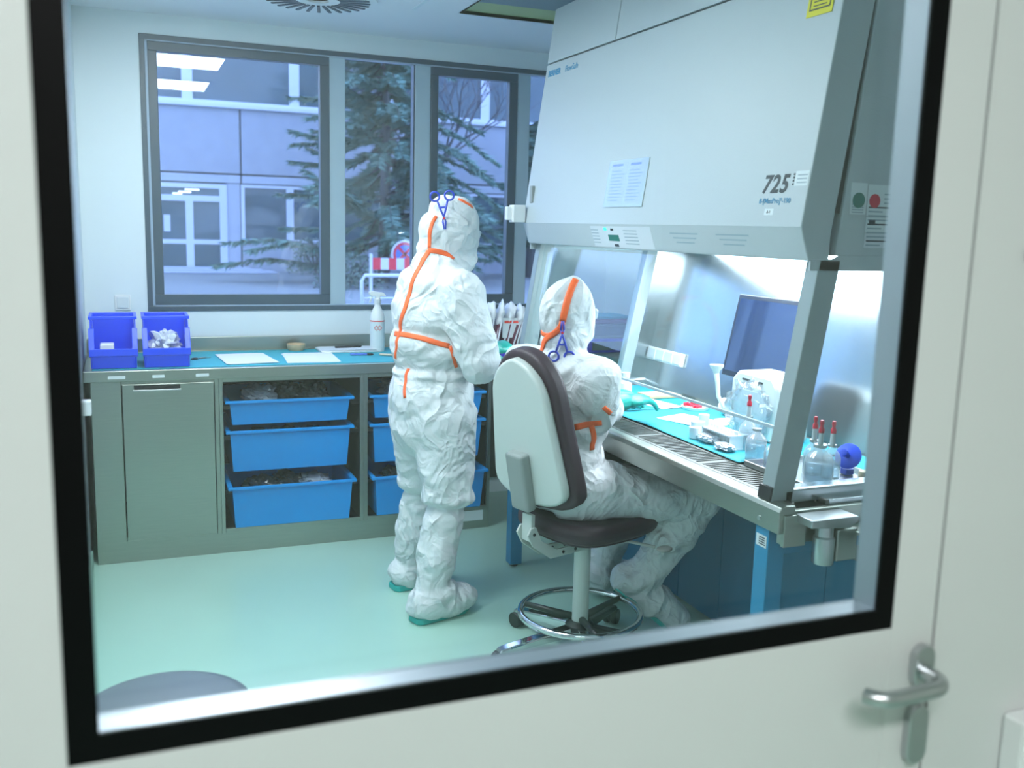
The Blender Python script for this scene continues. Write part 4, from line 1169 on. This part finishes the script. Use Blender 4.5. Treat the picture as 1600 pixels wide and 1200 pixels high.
# ================================================================== swivel chair
CX, CY, CT = 1.56, 3.08, R(17)
ch = empty('swivel_chair', (CX, CY, 0), 'lab swivel chair with white back shell, dark cushions and chrome foot ring', 'chair')
MC = Matrix.Translation((CX, CY, 0)) @ Matrix.Rotation(CT, 4, 'Z')
def egg(sc_, grow=0.0, H=.57, wb=.215, wt=.135):
    pts = []
    N = 22
    for side in (1, -1):
        rng = range(N + 1) if side == 1 else range(N, -1, -1)
        for i in rng:
            t = .5 - .5 * math.cos(math.pi * i / N)
            base = wb + (wt - wb) * t ** 1.1
            e0 = min(t / .17, 1); e1 = min((1 - t) / .24, 1)
            w_ = base * math.sqrt(max(0, 1 - (1 - e0) ** 2.2)) * math.sqrt(max(0, 1 - (1 - e1) ** 2.0))
            pts.append((side * (w_ * sc_ + grow * (1 if w_ > 0 else 0)), -grow + t * (H + 2 * grow)))
    out = []
    for p in pts:
        if not out or (abs(p[0] - out[-1][0]) + abs(p[1] - out[-1][1])) > 1e-4: out.append(p)
    return out
# back plane: x = thickness direction (forward), y lateral, z up
tilt = R(-11)
MBk = MC @ Matrix.Translation((-.240, 0, .620)) @ Matrix.Rotation(tilt, 4, 'Y')
def back_layer(x0, x1, grow, name, m_, bev):
    pr = [(p[0], p[1]) for p in egg(1.0, grow)]
    return MB().prism(pr, x0, x1, 'x').xform(MBk).build(name, m_, ch, bevel=bev, seg=4, auto=True)
back_layer(.012, .075, .008, 'back_cushion', 'chair_cushion', .02)
back_layer(-.022, .014, -.016, 'back_shell', 'chair_shell', .011)
MB().box(-.060, -.016, -.030, .066, .0, .215).xform(MBk).build('back_bracket', 'chair_grey', ch, bevel=.012, seg=3)
for s in (-1, 1):
    arm = [(-.285, .555), (-.262, .555), (-.235, .50), (-.16, .455), (.03, .455), (.03, .425), (-.19, .425), (-.275, .485), (-.300, .53)]
    MB().prism([(x_, z_) for x_, z_ in arm], .030 * s - .004, .030 * s + .004, 'y').xform(MC).build('mechanism_arm', 'chair_metal', ch, bevel=.002)
    for x_, z_ in ((-.272, .53), (-.13, .44), (-.07, .44), (-.02, .44)):
        MB().tube([(x_, .030 * s - .0065, z_), (x_, .030 * s + .0065, z_)], .006, 10).xform(MC).build('bolt', 'black_plastic', ch)
MB().box(-.28, -.262, -.026, .026, .50, .60).xform(MC).build('bracket_stem', 'chair_metal', ch, bevel=.003)
MB().box(-.06, .12, -.085, .085, .445, .492).xform(MC).build('tilt_housing', 'chair_metal', ch, bevel=.01)
def sup(a, b, n=4.0, k=40):
    r_ = []
    for i in range(k):
        t = 2 * math.pi * i / k
        c_, s_ = math.cos(t), math.sin(t)
        r_.append((a * math.copysign(abs(c_) ** (2 / n), c_) + .02, b * math.copysign(abs(s_) ** (2 / n), s_)))
    return r_
MB().prism(sup(.235, .225, 3.2), .502, .572, 'z').xform(MC).build('seat_cushion', 'chair_cushion', ch, bevel=.028, seg=4, auto=True)
MB().prism(sup(.20, .19, 3.2), .488, .504, 'z').xform(MC).build('seat_pan', 'chair_cushion', ch, bevel=.004)
lv = [MC @ Vector(p) for p in ((.05, -.06, .468), (.10, -.17, .468), (.14, -.235, .462))]
MB().tube(lv, .006, 8).build('lever', 'chair_metal', ch, smooth=True)
MB().ell(MC @ Vector((.16, -.262, .458)), (.034, .026, .010), MC.to_3x3().to_4x4()).build('lever_paddle', 'grey_plastic', ch, smooth=True)
MB().lathe([(.0001, .12), (.031, .12), (.031, .42), (.027, .425), (.027, .445), (.0001, .445)], (CX, CY, 0), 24).build('gas_column', 'chair_shell', ch, auto=True)
MB().lathe([(.0001, .075), (.055, .075), (.055, .12), (.042, .135), (.0001, .135)], (CX, CY, 0), 24).build('hub', 'black_plastic', ch, auto=True)
BA = R(112)
for k in range(5):
    a = BA + k * R(72)
    M = Matrix.Translation((CX, CY, 0)) @ Matrix.Rotation(a, 4, 'Z')
    pr = [(.03, .120), (.30, .083), (.335, .076), (.345, .066), (.335, .058), (.30, .060), (.03, .078)]
    MB().prism(pr, -.021, .021, 'y').xform(M).build('base_leg', 'chrome' if k in (0, 1, 2) else 'black_plastic', ch, bevel=.008, seg=3)
    ca = MB().tube([M @ Vector((.315, 0, .066)), M @ Vector((.315, 0, .045))], .010, 10).build('caster', 'satin_chrome', ch)
    for s in (-1, 1):
        MB().tube([M @ Vector((.330, s * .006, .032)), M @ Vector((.330, s * .028, .032))], .0315, 20).build('wheel', 'black_plastic', ca, bevel=.004, auto=True)
    MB().ell(M @ Vector((.326, 0, .034)), (.026, .016, .024), M.to_3x3().to_4x4()).build('caster_hood', 'black_plastic', ca, smooth=True)
ring = [(CX + .228 * math.cos(R(q)), CY + .228 * math.sin(R(q)), .165) for q in range(0, 361, 8)]
MB().tube(ring, .0125, 12, cap=False).build('foot_ring', 'chrome', ch, smooth=True)
for k in range(3):
    a = R(20 + 120 * k)
    MB().tube([(CX + .03 * math.cos(a), CY + .03 * math.sin(a), .145), (CX + .22 * math.cos(a), CY + .22 * math.sin(a), .165)], [.014, .011], 10).build('ring_spoke', 'black_plastic', ch, smooth=True)

# ================================================================== round stool at the door
SX, SY = .045, 1.965
e = empty('round_stool', (SX, SY, 0), 'grey round stool just behind the door glass at the lower left', 'stool')
MB().lathe([(.0001, .545), (.157, .545), (.176, .56), (.181, .58), (.174, .598), (.15, .606), (.0001, .610)], (SX, SY, 0), 48).build('seat', 'stool_grey', e, smooth=True)
MB().lathe([(.0001, .10), (.026, .10), (.026, .545), (.0001, .545)], (SX, SY, 0), 16).build('column', 'chrome', e, auto=True)
for k in range(5):
    a = R(20 + 72 * k)
    M = Matrix.Translation((SX, SY, 0)) @ Matrix.Rotation(a, 4, 'Z')
    MB().prism([(.0, .11), (.24, .07), (.24, .05), (.0, .06)], -.018, .018, 'y').xform(M).build('base_leg', 'black_plastic', e, bevel=.006)
    MB().tube([M @ Vector((.225, -.012, .026)), M @ Vector((.225, .012, .026))], .026, 16).build('caster', 'black_plastic', e)

# ================================================================== people
mat('skin', (206, 164, 142), 0.55, var=0.04)
mat('goggle_frame', (190, 205, 214), 0.3)
mat('eye_dark', (40, 34, 34), 0.3)

def remeshed(mb, name, voxel, smooth_it, W, disp=None):
    me = mb.mesh(name + '_src')
    tmp = bpy.data.objects.new('tmp', me); col.objects.link(tmp)
    rm = tmp.modifiers.new('r', 'REMESH'); rm.mode = 'VOXEL'; rm.voxel_size = voxel
    dg = bpy.context.evaluated_depsgraph_get()
    ev = tmp.evaluated_get(dg)
    nm = bpy.data.meshes.new_from_object(ev)
    bpy.data.objects.remove(tmp); bpy.data.meshes.remove(me)
    bm = bmesh.new(); bm.from_mesh(nm)
    for _ in range(smooth_it):
        bmesh.ops.smooth_vert(bm, verts=bm.verts, factor=.5, use_axis_x=True, use_axis_y=True, use_axis_z=True)
    bm.normal_update()
    if disp:
        ds = [(v, v.normal.copy() * disp(v.co, v.normal)) for v in bm.verts]
        for v, d in ds: v.co += d
        bmesh.ops.smooth_vert(bm, verts=bm.verts, factor=.35, use_axis_x=True, use_axis_y=True, use_axis_z=True)
        bm.normal_update()
    bvh = BVHTree.FromBMesh(bm)
    bm.to_mesh(nm); bm.free()
    nm.transform(W.inverted())
    nm.polygons.foreach_set('use_smooth', [True] * len(nm.polygons))
    nm.name = name
    return nm, bvh

def place(nm, name, m_, parent):
    nm.materials.clear(); nm.materials.append(MATS[m_])
    o = bpy.data.objects.new(name, nm); col.objects.link(o); o.parent = parent
    WM[o.name] = world_of(parent).copy()
    return o

def fold(p, s, amp):
    q = Vector((p.x * s[0], p.y * s[1], p.z * s[2]))
    w_ = noise.noise_vector(p * 4.0) * .55
    a = 1 - 2 * abs(noise.noise(q + w_))
    b = 1 - 2 * abs(noise.noise(q * 2.3 + w_ * 1.7 + Vector((5.1, 2.2, 9.4))))
    return amp * (.62 * a + .38 * b)

EYE = Vector((0, 0, 1.6))
def seam_dir(x, y):
    return (CAM_R * ((x - 800) / F_PX) + CAM_U * (-(y - 600) / F_PX) + CAM_F)
def on_body(bvh, pts):
    """marks a run of seam points on the surface of a suit"""
    out = []
    for x, y in pts:
        h = bvh.ray_cast(EYE, seam_dir(x, y).normalized())
        if h[0] is not None: out.append(h[0])
    return out
def tape(bvh, anchors, width, parent, name='seam_tape', m_='orange_tape', step=.012):
    pts = []
    for a, b in zip(anchors, anchors[1:]):
        n = max(1, int((b - a).length / step))
        for k in range(n): pts.append(a.lerp(b, k / n))
    pts.append(anchors[-1])
    co = []; no = []
    for p in pts:
        l, n, i, d = bvh.find_nearest(p)
        co.append(l); no.append(n)
    for _ in range(3):
        co = [co[0]] + [(co[i - 1] + co[i] * 2 + co[i + 1]) / 4 for i in range(1, len(co) - 1)] + [co[-1]]
        no = [no[0]] + [(no[i - 1] + no[i] + no[i + 1]).normalized() for i in range(1, len(no) - 1)] + [no[-1]]
    vs = []; fs = []
    for i in range(len(co)):
        t = (co[min(i + 1, len(co) - 1)] - co[max(i - 1, 0)]).normalized()
        s = no[i].cross(t).normalized() * width / 2
        for q in (-1, -.33, .33, 1):
            l, n, ii, d = bvh.find_nearest(co[i] + s * q)
            base = l + n * .0028
            vs.append(base)
        for q in (-1, -.33, .33, 1):
            l, n, ii, d = bvh.find_nearest(co[i] + s * q)
            vs.append(l - n * .002)
    for i in range(len(co) - 1):
        a = i * 8; b = a + 8
        for k in range(3):
            fs.append((a + k, a + k + 1, b + k + 1, b + k)); fs.append((a + 5 + k, a + 4 + k, b + 4 + k, b + 5 + k))
        fs.append((a, b, b + 4, a + 4)); fs.append((a + 3, a + 7, b + 7, b + 3))
    e_ = len(co) - 1
    fs.append((0, 4, 5, 6, 7, 3, 2, 1)); a = e_ * 8; fs.append((a, a + 1, a + 2, a + 3, a + 7, a + 6, a + 5, a + 4))
    return MB().add(vs, fs).build(name, m_, parent, smooth=True)

def ring_tape(bvh, c, axis, r, width, parent, a0=0, a1=360, **k):
    axis = Vector(axis).normalized()
    u = axis.orthogonal().normalized(); v = axis.cross(u)
    an = []
    for q in range(int(a0), int(a1) + 1, 15):
        an.append(Vector(c) + (u * math.cos(R(q)) + v * math.sin(R(q))) * r)
    return tape(bvh, an, width, parent, **k)

def hand(M, curl, parent, name='glove', mirror=1, thumb_in=.0, spread=1.0):
    mb = MB()
    mb.cap((-.075, 0, 0), (.0, 0, 0), .034, .029)
    mb.ell((.045, 0, 0), (.054, .043, .019))
    mb.cap((.015, .020 * mirror, 0), (.082, .028 * mirror, .001), .016, .012)
    mb.cap((.015, -.020 * mirror, 0), (.078, -.028 * mirror, -.001), .016, .011)
    for i, (y, L) in enumerate(((.030, .074), (.0105, .082), (-.0100, .076), (-.0290, .060))):
        p = Vector((.082 - (.006 if i == 3 else 0), y * mirror, .001)); a = 0
        ya = y * 3.5 * spread * mirror
        for k, q in enumerate((.46, .30, .24)):
            a += curl[i] * (1.0, 1.15, .8)[k]
            d = Vector((math.cos(a) * math.cos(ya), math.sin(ya), -math.sin(a)))
            n = p + d * L * q
            mb.cap(p, n, .0098 - .0008 * k, .0092 - .0010 * k, 10)
            p = n
    p = Vector((.018, .030 * mirror, -.006)); d = Vector((.62, (.72 - thumb_in) * mirror, -.30)).normalized()
    for k, q in enumerate((.042, .034, .026)):
        n = p + d * q
        mb.cap(p, n, .0135 - .0015 * k, .0115 - .0012 * k, 10)
        p = n; d = (d + Vector((.45, -.30 * mirror, -.10 - thumb_in * .3))).normalized()
    mb.xform(M)
    nm, bv = remeshed(mb, name, .0030, 2, world_of(parent))
    return place(nm, name, 'glove_teal', parent)

def aim(o, d, upv=(0, 0, 1)):
    x = Vector(d).normalized(); z = Vector(upv); z = (z - x * z.dot(x)).normalized(); y = z.cross(x)
    return Matrix(((x.x, y.x, z.x, o[0]), (x.y, y.y, z.y, o[1]), (x.z, y.z, z.z, o[2]), (0, 0, 0, 1)))

# ------------------------------------------------------------------ standing person
T1 = R(14)
O1 = Vector((1.175, 3.74, 0))
L1 = Matrix.Translation(O1) @ Matrix.Rotation(T1, 4, 'Z')
p1 = empty('person', O1, 'person standing in hooded white coverall with orange seams before the worktop', 'person', rz=T1, group='people in white coveralls')
b = MB()
def el(c, r, rx=0, ry=0): b.ell(c, r, Matrix.Rotation(ry, 4, 'Y') @ Matrix.Rotation(rx, 4, 'X'), 20, 14)
# torso
el((-.01, 0, .90), (.165, .195, .17)); el((-.015, 0, .80), (.155, .19, .16))
el((-.005, 0, 1.02), (.155, .180, .13)); el((-.008, 0, 1.12), (.166, .190, .13))
el((.0, 0, 1.24), (.160, .200, .17)); el((.0, 0, 1.34), (.135, .185, .12), 0, R(8))
b.cap((-.005, -.125, 1.350), (-.005, .095, 1.345), .080, .078); b.cap((-.0, -.06, 1.42), (-.0, .05, 1.42), .062, .062)
b.cap((.0, 0, 1.40), (.035, 0, 1.49), .095, .080)
# hood
hd = R(22)
el((.075, 0, 1.590), (.112, .098, .132), 0, hd); el((.105, 0, 1.550), (.092, .084, .100), 0, hd)
el((.050, 0, 1.665), (.070, .066, .056)); el((-.012, 0, 1.575), (.060, .060, .078)); b.cap((-.010, 0, 1.54), (-.015, 0, 1.44), .058, .082)
b.cap((.150, 0, 1.485), (.09, 0, 1.44), .052, .07)
# arms
SHR, ELR, WRR = (.0, -.185, 1.335), (.045, -.265, 1.085), (.170, -.130, 1.095)
SHL, ELL, WRL = (.01, .150, 1.300), (.07, .265, 1.10), (.255, .10, 1.06)
for S_, E_, W_ in ((SHR, ELR, WRR), (SHL, ELL, WRL)):
    S_, E_, W_ = Vector(S_), Vector(E_), Vector(W_)
    b.cap(S_, E_, .090, .076); b.cap(E_, W_, .076, .047); b.ell(E_ + Vector((.01, 0, -.015)), (.078, .070, .078))
    b.cap(S_ + Vector((0, 0, .0)), S_.lerp(E_, .5), .092, .086)
# legs
for s, kx, ax, ay in ((-1, -.005, -.093, .150), (1, .03, .01, .203)):
    hp_ = Vector((-.01, .095 * s, .84)); kn = Vector((kx, .128 * s, .52)); an = Vector((ax, ay * s, .115))
    b.cap(hp_, kn, .132, .098); b.ell(kn + Vector((0, 0, -.015)), (.108, .104, .050))
    hem = kn.lerp(an, .18); b.cap(hem, kn.lerp(an, .27), .076, .072)
    b.cap(kn.lerp(an, .30), kn.lerp(an, .62), .079, .077); b.cap(kn.lerp(an, .62), an, .077, .060)
    b.cap(an + Vector((-.035, 0, -.048)), an + Vector((.145, -.01 * s, -.067)), .064, .048)
    b.ell(an + Vector((.08, 0, -.052)), (.135, .070, .060)); b.ell(an + Vector((.03, 0, -.01)), (.092, .076, .055))
b.xform(L1)
ank1 = [L1 @ Vector((-.093, -.150, .115)), L1 @ Vector((.01, .203, .115))]
I1 = L1.inverted()
def disp1(p, n):
    q = I1 @ p
    a = .016; s = (5.5, 5.5, 5)
    if q.z < .62: a = .015; s = (8, 8, 8)
    if .62 <= q.z < 1.0: s = (5, 5, 4); a = .014
    if q.z > 1.44: a = .007; s = (9, 9, 6)
    d = fold(p, s, a)
    d += -.018 * math.exp(-((q.z - 1.030) / .016) ** 2) if abs(q.y) < .24 and q.x < .2 else 0     # waist seam
    if 1.4 < q.z < 1.55: d += -.008 * math.exp(-((q.z - 1.487) / .016) ** 2)
    for az in (.465,): d += -.010 * math.exp(-((q.z - az) / .016) ** 2)
    return d
nm, bv1 = remeshed(b, 'coverall', .0075, 5, world_of(p1), disp1)
zmin = None
suit1 = place(nm, 'coverall', 'coverall', p1)
# shoe soles
for k, s in enumerate((-1, 1)):
    a = ank1[k]
    M = Matrix.Translation((a.x, a.y, 0)) @ Matrix.Rotation(T1 - .06 * s, 4, 'Z')
    pr = [(-.088, -.03), (-.07, -.048), (.05, -.052), (.14, -.052), (.175, -.03), (.18, .02), (.15, .046), (.05, .05), (-.07, .048), (-.088, .03)]
    MB().prism(pr, .001, .026, 'z').xform(M).build('shoe_sole', 'sole_teal', p1, bevel=.004)
# gloves
wr = L1 @ Vector(WRR); hand(aim(wr + Vector((.045, .015, .006)), (L1.to_3x3() @ Vector((1, .25, .10))), (-.2, -.5, 1)), (.3, .4, .45, .5), p1, mirror=1)
wl = L1 @ Vector(WRL); hand(aim(wl + Vector((.03, -.02, -.005)), (L1.to_3x3() @ Vector((1, -.25, -.25))), (0, .0, 1)), (.3, .4, .45, .5), p1, mirror=-1)
# face: skin, goggles, mask
Mh = L1 @ Matrix.Translation((.078, 0, 1.59)) @ Matrix.Rotation(hd, 4, 'Y')
def face(Mh, par):
    MB().ell((.048, 0, .005), (.070, .060, .080), None).xform(Mh).build('face', 'skin', par, smooth=True)
    MB().ell((.114, 0, -.022), (.018, .012, .020)).xform(Mh).build('nose', 'skin', par, smooth=True)
    for s in (-1, 1):
        MB().ell((.108, .026 * s, .012), (.010, .013, .008)).xform(Mh).build('eye', 'eye_dark', par, smooth=True)
    m = MB().box(.092, .114, -.048, .048, -.006, .034).xform(Mh).build('goggles', 'goggle_frame', par, bevel=.008)
    MB().ell((.068, 0, -.060), (.068, .056, .052)).xform(Mh).build('face_mask', 'mask_white', par, smooth=True)
face(Mh, p1)
# orange seam tapes
def T(bv, par, pts, w_): 
    an = on_body(bv, pts)
    if len(an) > 1: tape(bv, an, w_, par)
T(bv1, p1, [(670, 392), (661, 405), (650, 428), (641, 455), (633, 485), (625, 510), (620, 535), (618, 560)], .019)
T(bv1, p1, [(669, 391), (680, 392), (692, 394), (703, 399), (709, 405)], .020)
T(bv1, p1, [(617, 521), (632, 523), (648, 526), (662, 529), (676, 534), (690, 538), (702, 541)], .021)
T(bv1, p1, [(703, 541), (708, 556), (713, 574)], .014)
T(bv1, p1, [(639, 576), (634, 592), (632, 608), (633, 622)], .014)
T(bv1, p1, [(682, 338), (676, 345), (672, 360), (671, 375), (671, 388)], .014)
T(bv1, p1, [(716, 311), (728, 318), (738, 324)], .014)

# blue forceps clipped on each hood
def forceps(o, x, y, size, label):
    M = frame_M(o, x, y)
    e = empty('forceps', o, label, 'forceps')
    for s in (-1, 1):
        sh_ = [Vector((.006 * s, 0, .002 * s)), Vector((-.010 * s, -.045, .002 * s)), Vector((-.022 * s, -.085, .002 * s))]
        MB().tube([M @ (p * size) for p in sh_], [.0032, .0042, .0042], 8).build('shank', 'clamp_blue', e, smooth=True)
        rg = [M @ (Vector((-.030 * s + .019 * math.cos(R(q)), -.102 + .019 * math.sin(R(q)), .002 * s)) * size) for q in range(0, 361, 24)]
        MB().tube(rg, .0042, 8, cap=False).build('finger_loop', 'clamp_blue', e, smooth=True)
        jw = [Vector((.006 * s, 0, .002 * s)), Vector((.003 * s, .035, .002 * s))]
        MB().tube([M @ (p * size) for p in jw], [.0042, .0025], 8).build('jaw', 'clamp_blue', e, smooth=True)
    MB().tube([M @ Vector((0, -.01, -.006)), M @ Vector((0, -.01, .006))], .005, 10).build('pivot', 'red_plastic', e)
    MB().box(-.012 * size, .012 * size, -.060 * size, -.052 * size, -.002, .002, M).build('ratchet', 'clamp_blue', e)
h_ = on_body(bv1, [(694, 350)])
if h_:
    forceps(h_[0] + Vector((-.004, -.012, .012)), (.95, -.25, .1), (-.25, .05, -1.0), .95, 'blue forceps clipped to the standing person\'s hood')

# ------------------------------------------------------------------ seated person
T2 = R(18)
O2 = Vector((1.52, 3.13, 0))
L2 = Matrix.Translation(O2) @ Matrix.Rotation(T2, 4, 'Z')
p2 = empty('person', O2, 'person seated on the swivel chair in white coverall, working inside the cabinet', 'person', rz=T2, group='people in white coveralls')
b = MB()
el((-.04, 0, .675), (.150, .185, .110)); el((-.045, 0, .76), (.130, .170, .14))
el((-.05, 0, .90), (.135, .180, .16)); el((-.055, 0, 1.00), (.132, .185, .14)); el((-.06, 0, 1.06), (.115, .175, .10))
b.cap((-.06, -.120, 1.085), (-.06, .160, 1.100), .078, .078); b.cap((-.06, -.06, 1.13), (-.06, .06, 1.13), .062, .062)
b.cap((-.065, 0, 1.10), (-.05, 0, 1.21), .096, .086)
h2 = R(10)
el((-.045, 0, 1.300), (.105, .086, .125), 0, h2); el((-.025, 0, 1.265), (.098, .080, .100), 0, h2); el((-.065, 0, 1.255), (.070, .074, .075)); el((-.030, -.01, 1.375), (.052, .046, .058))
def loc2(w): return L2.inverted() @ Vector(w)
SR = Vector((-.06, -.175, 1.075)); ER = loc2((1.528, 2.985, .950)); WR2 = loc2((1.655, 3.085, .950))
SL2 = Vector((-.055, .205, 1.085)); EL2 = Vector((.05, .27, .93)); WL2 = loc2((1.82, 3.46, .93))
for S_, E_, W_ in ((SR, ER, WR2), (SL2, EL2, WL2)):
    b.cap(S_, E_, .082, .072); b.cap(E_, W_, .068, .046); b.ell(E_, (.076, .072, .070)); b.cap(S_, S_.lerp(E_, .5), .086, .086)
HR, KR, AR = Vector((-.06, -.10, .665)), loc2((1.985, 2.98, .615)), loc2((1.865, 3.12, .27))
HL, KL, AL = Vector((-.06, .10, .665)), loc2((2.03, 3.50, .615)), loc2((1.90, 3.56, .135))
for H_, K_, A_ in ((HR, KR, AR), (HL, KL, AL)):
    b.cap(H_, K_, .112, .088); b.ell(K_, (.092, .09, .085))
    b.cap(K_, K_.lerp(A_, .45), .084, .086); b.ell(K_.lerp(A_, .50), (.098, .095, .06)); b.cap(K_.lerp(A_, .55), A_, .074, .060)
TR = loc2((2.005, 3.09, .07)); HRl = loc2((1.815, 3.165, .235))
b.cap(HRl, TR, .066, .046); b.ell(HRl.lerp(TR, .5), (.085, .06, .062)); b.cap(A_ * 0 + AR, HRl, .066, .066)
TL = loc2((2.07, 3.66, .06)); b.cap(AL + Vector((0, 0, -.05)), TL, .066, .048); b.ell(AL + Vector((.0, 0, -.02)), (.08, .08, .06))
b.xform(L2)
I2 = L2.inverted()
def disp2(p, n):
    q = I2 @ p
    a = .015; s = (6, 6, 5)
    if q.z < .56: a = .015; s = (8, 8, 8)
    if q.z > 1.16: a = .007; s = (8, 8, 6)
    d = fold(p, s, a)
    if q.z > 1.1: d += -.009 * math.exp(-((q.z - 1.175) / .018) ** 2)
    if .8 < q.z < .9 and q.x < .1: d += -.007 * math.exp(-((q.z - .845) / .02) ** 2)
    return d
nm, bv2 = remeshed(b, 'coverall', .0075, 5, world_of(p2), disp2)
suit2 = place(nm, 'coverall', 'coverall', p2)
def sole(heel, toe, upv):
    M = aim(heel, Vector(toe) - Vector(heel), upv); L = (Vector(toe) - Vector(heel)).length
    pr = [(-.035, -.02), (-.02, -.034), (L * .6, -.036), (L, -.028), (L + .02, 0), (L, .028), (L * .6, .036), (-.02, .034), (-.035, .02)]
    MB().prism(pr, -.066, -.048, 'z').xform(M).build('shoe_sole', 'sole_teal', p2, bevel=.004)
sole(L2 @ HRl, L2 @ TR, (.5, 0, .8)); sole(L2 @ (AL + Vector((0, 0, -.05))), L2 @ TL, (0, 0, 1))
hand(aim(Vector((1.745, 3.14, .958)), (.95, .26, .03), (-.1, -.1, 1)) @ Matrix.Scale(1.12, 4), (.14, .22, .30, .36), p2, mirror=1, thumb_in=.25)
hand(aim(Vector((1.86, 3.47, .93)), (.9, -.1, -.05), (0, 0, 1)), (.4, .45, .5, .5), p2, mirror=-1)
face(L2 @ Matrix.Translation((-.045, 0, 1.30)) @ Matrix.Rotation(h2, 4, 'Y'), p2)
T(bv2, p2, [(900, 436), (893, 450), (887, 468), (882, 485), (879, 503)], .024)
T(bv2, p2, [(879, 503), (876, 515), (864, 522), (853, 529), (846, 545), (842, 562)], .022)
T(bv2, p2, [(846, 518), (857, 525), (868, 520), (876, 513)], .015)
T(bv2, p2, [(898, 668), (908, 667), (918, 662), (930, 661), (940, 660)], .022)
T(bv2, p2, [(924, 664), (927, 676), (928, 690), (925, 703)], .020)
T(bv2, p2, [(943, 636), (949, 641), (954, 646)], .016)
h_ = on_body(bv2, [(879, 515)])
if h_:
    forceps(h_[0] + Vector((-.006, -.012, .0)), (.9, -.42, .0), (.02, -.02, 1.0), .92, 'blue forceps clipped at the nape of the seated person\'s hood')
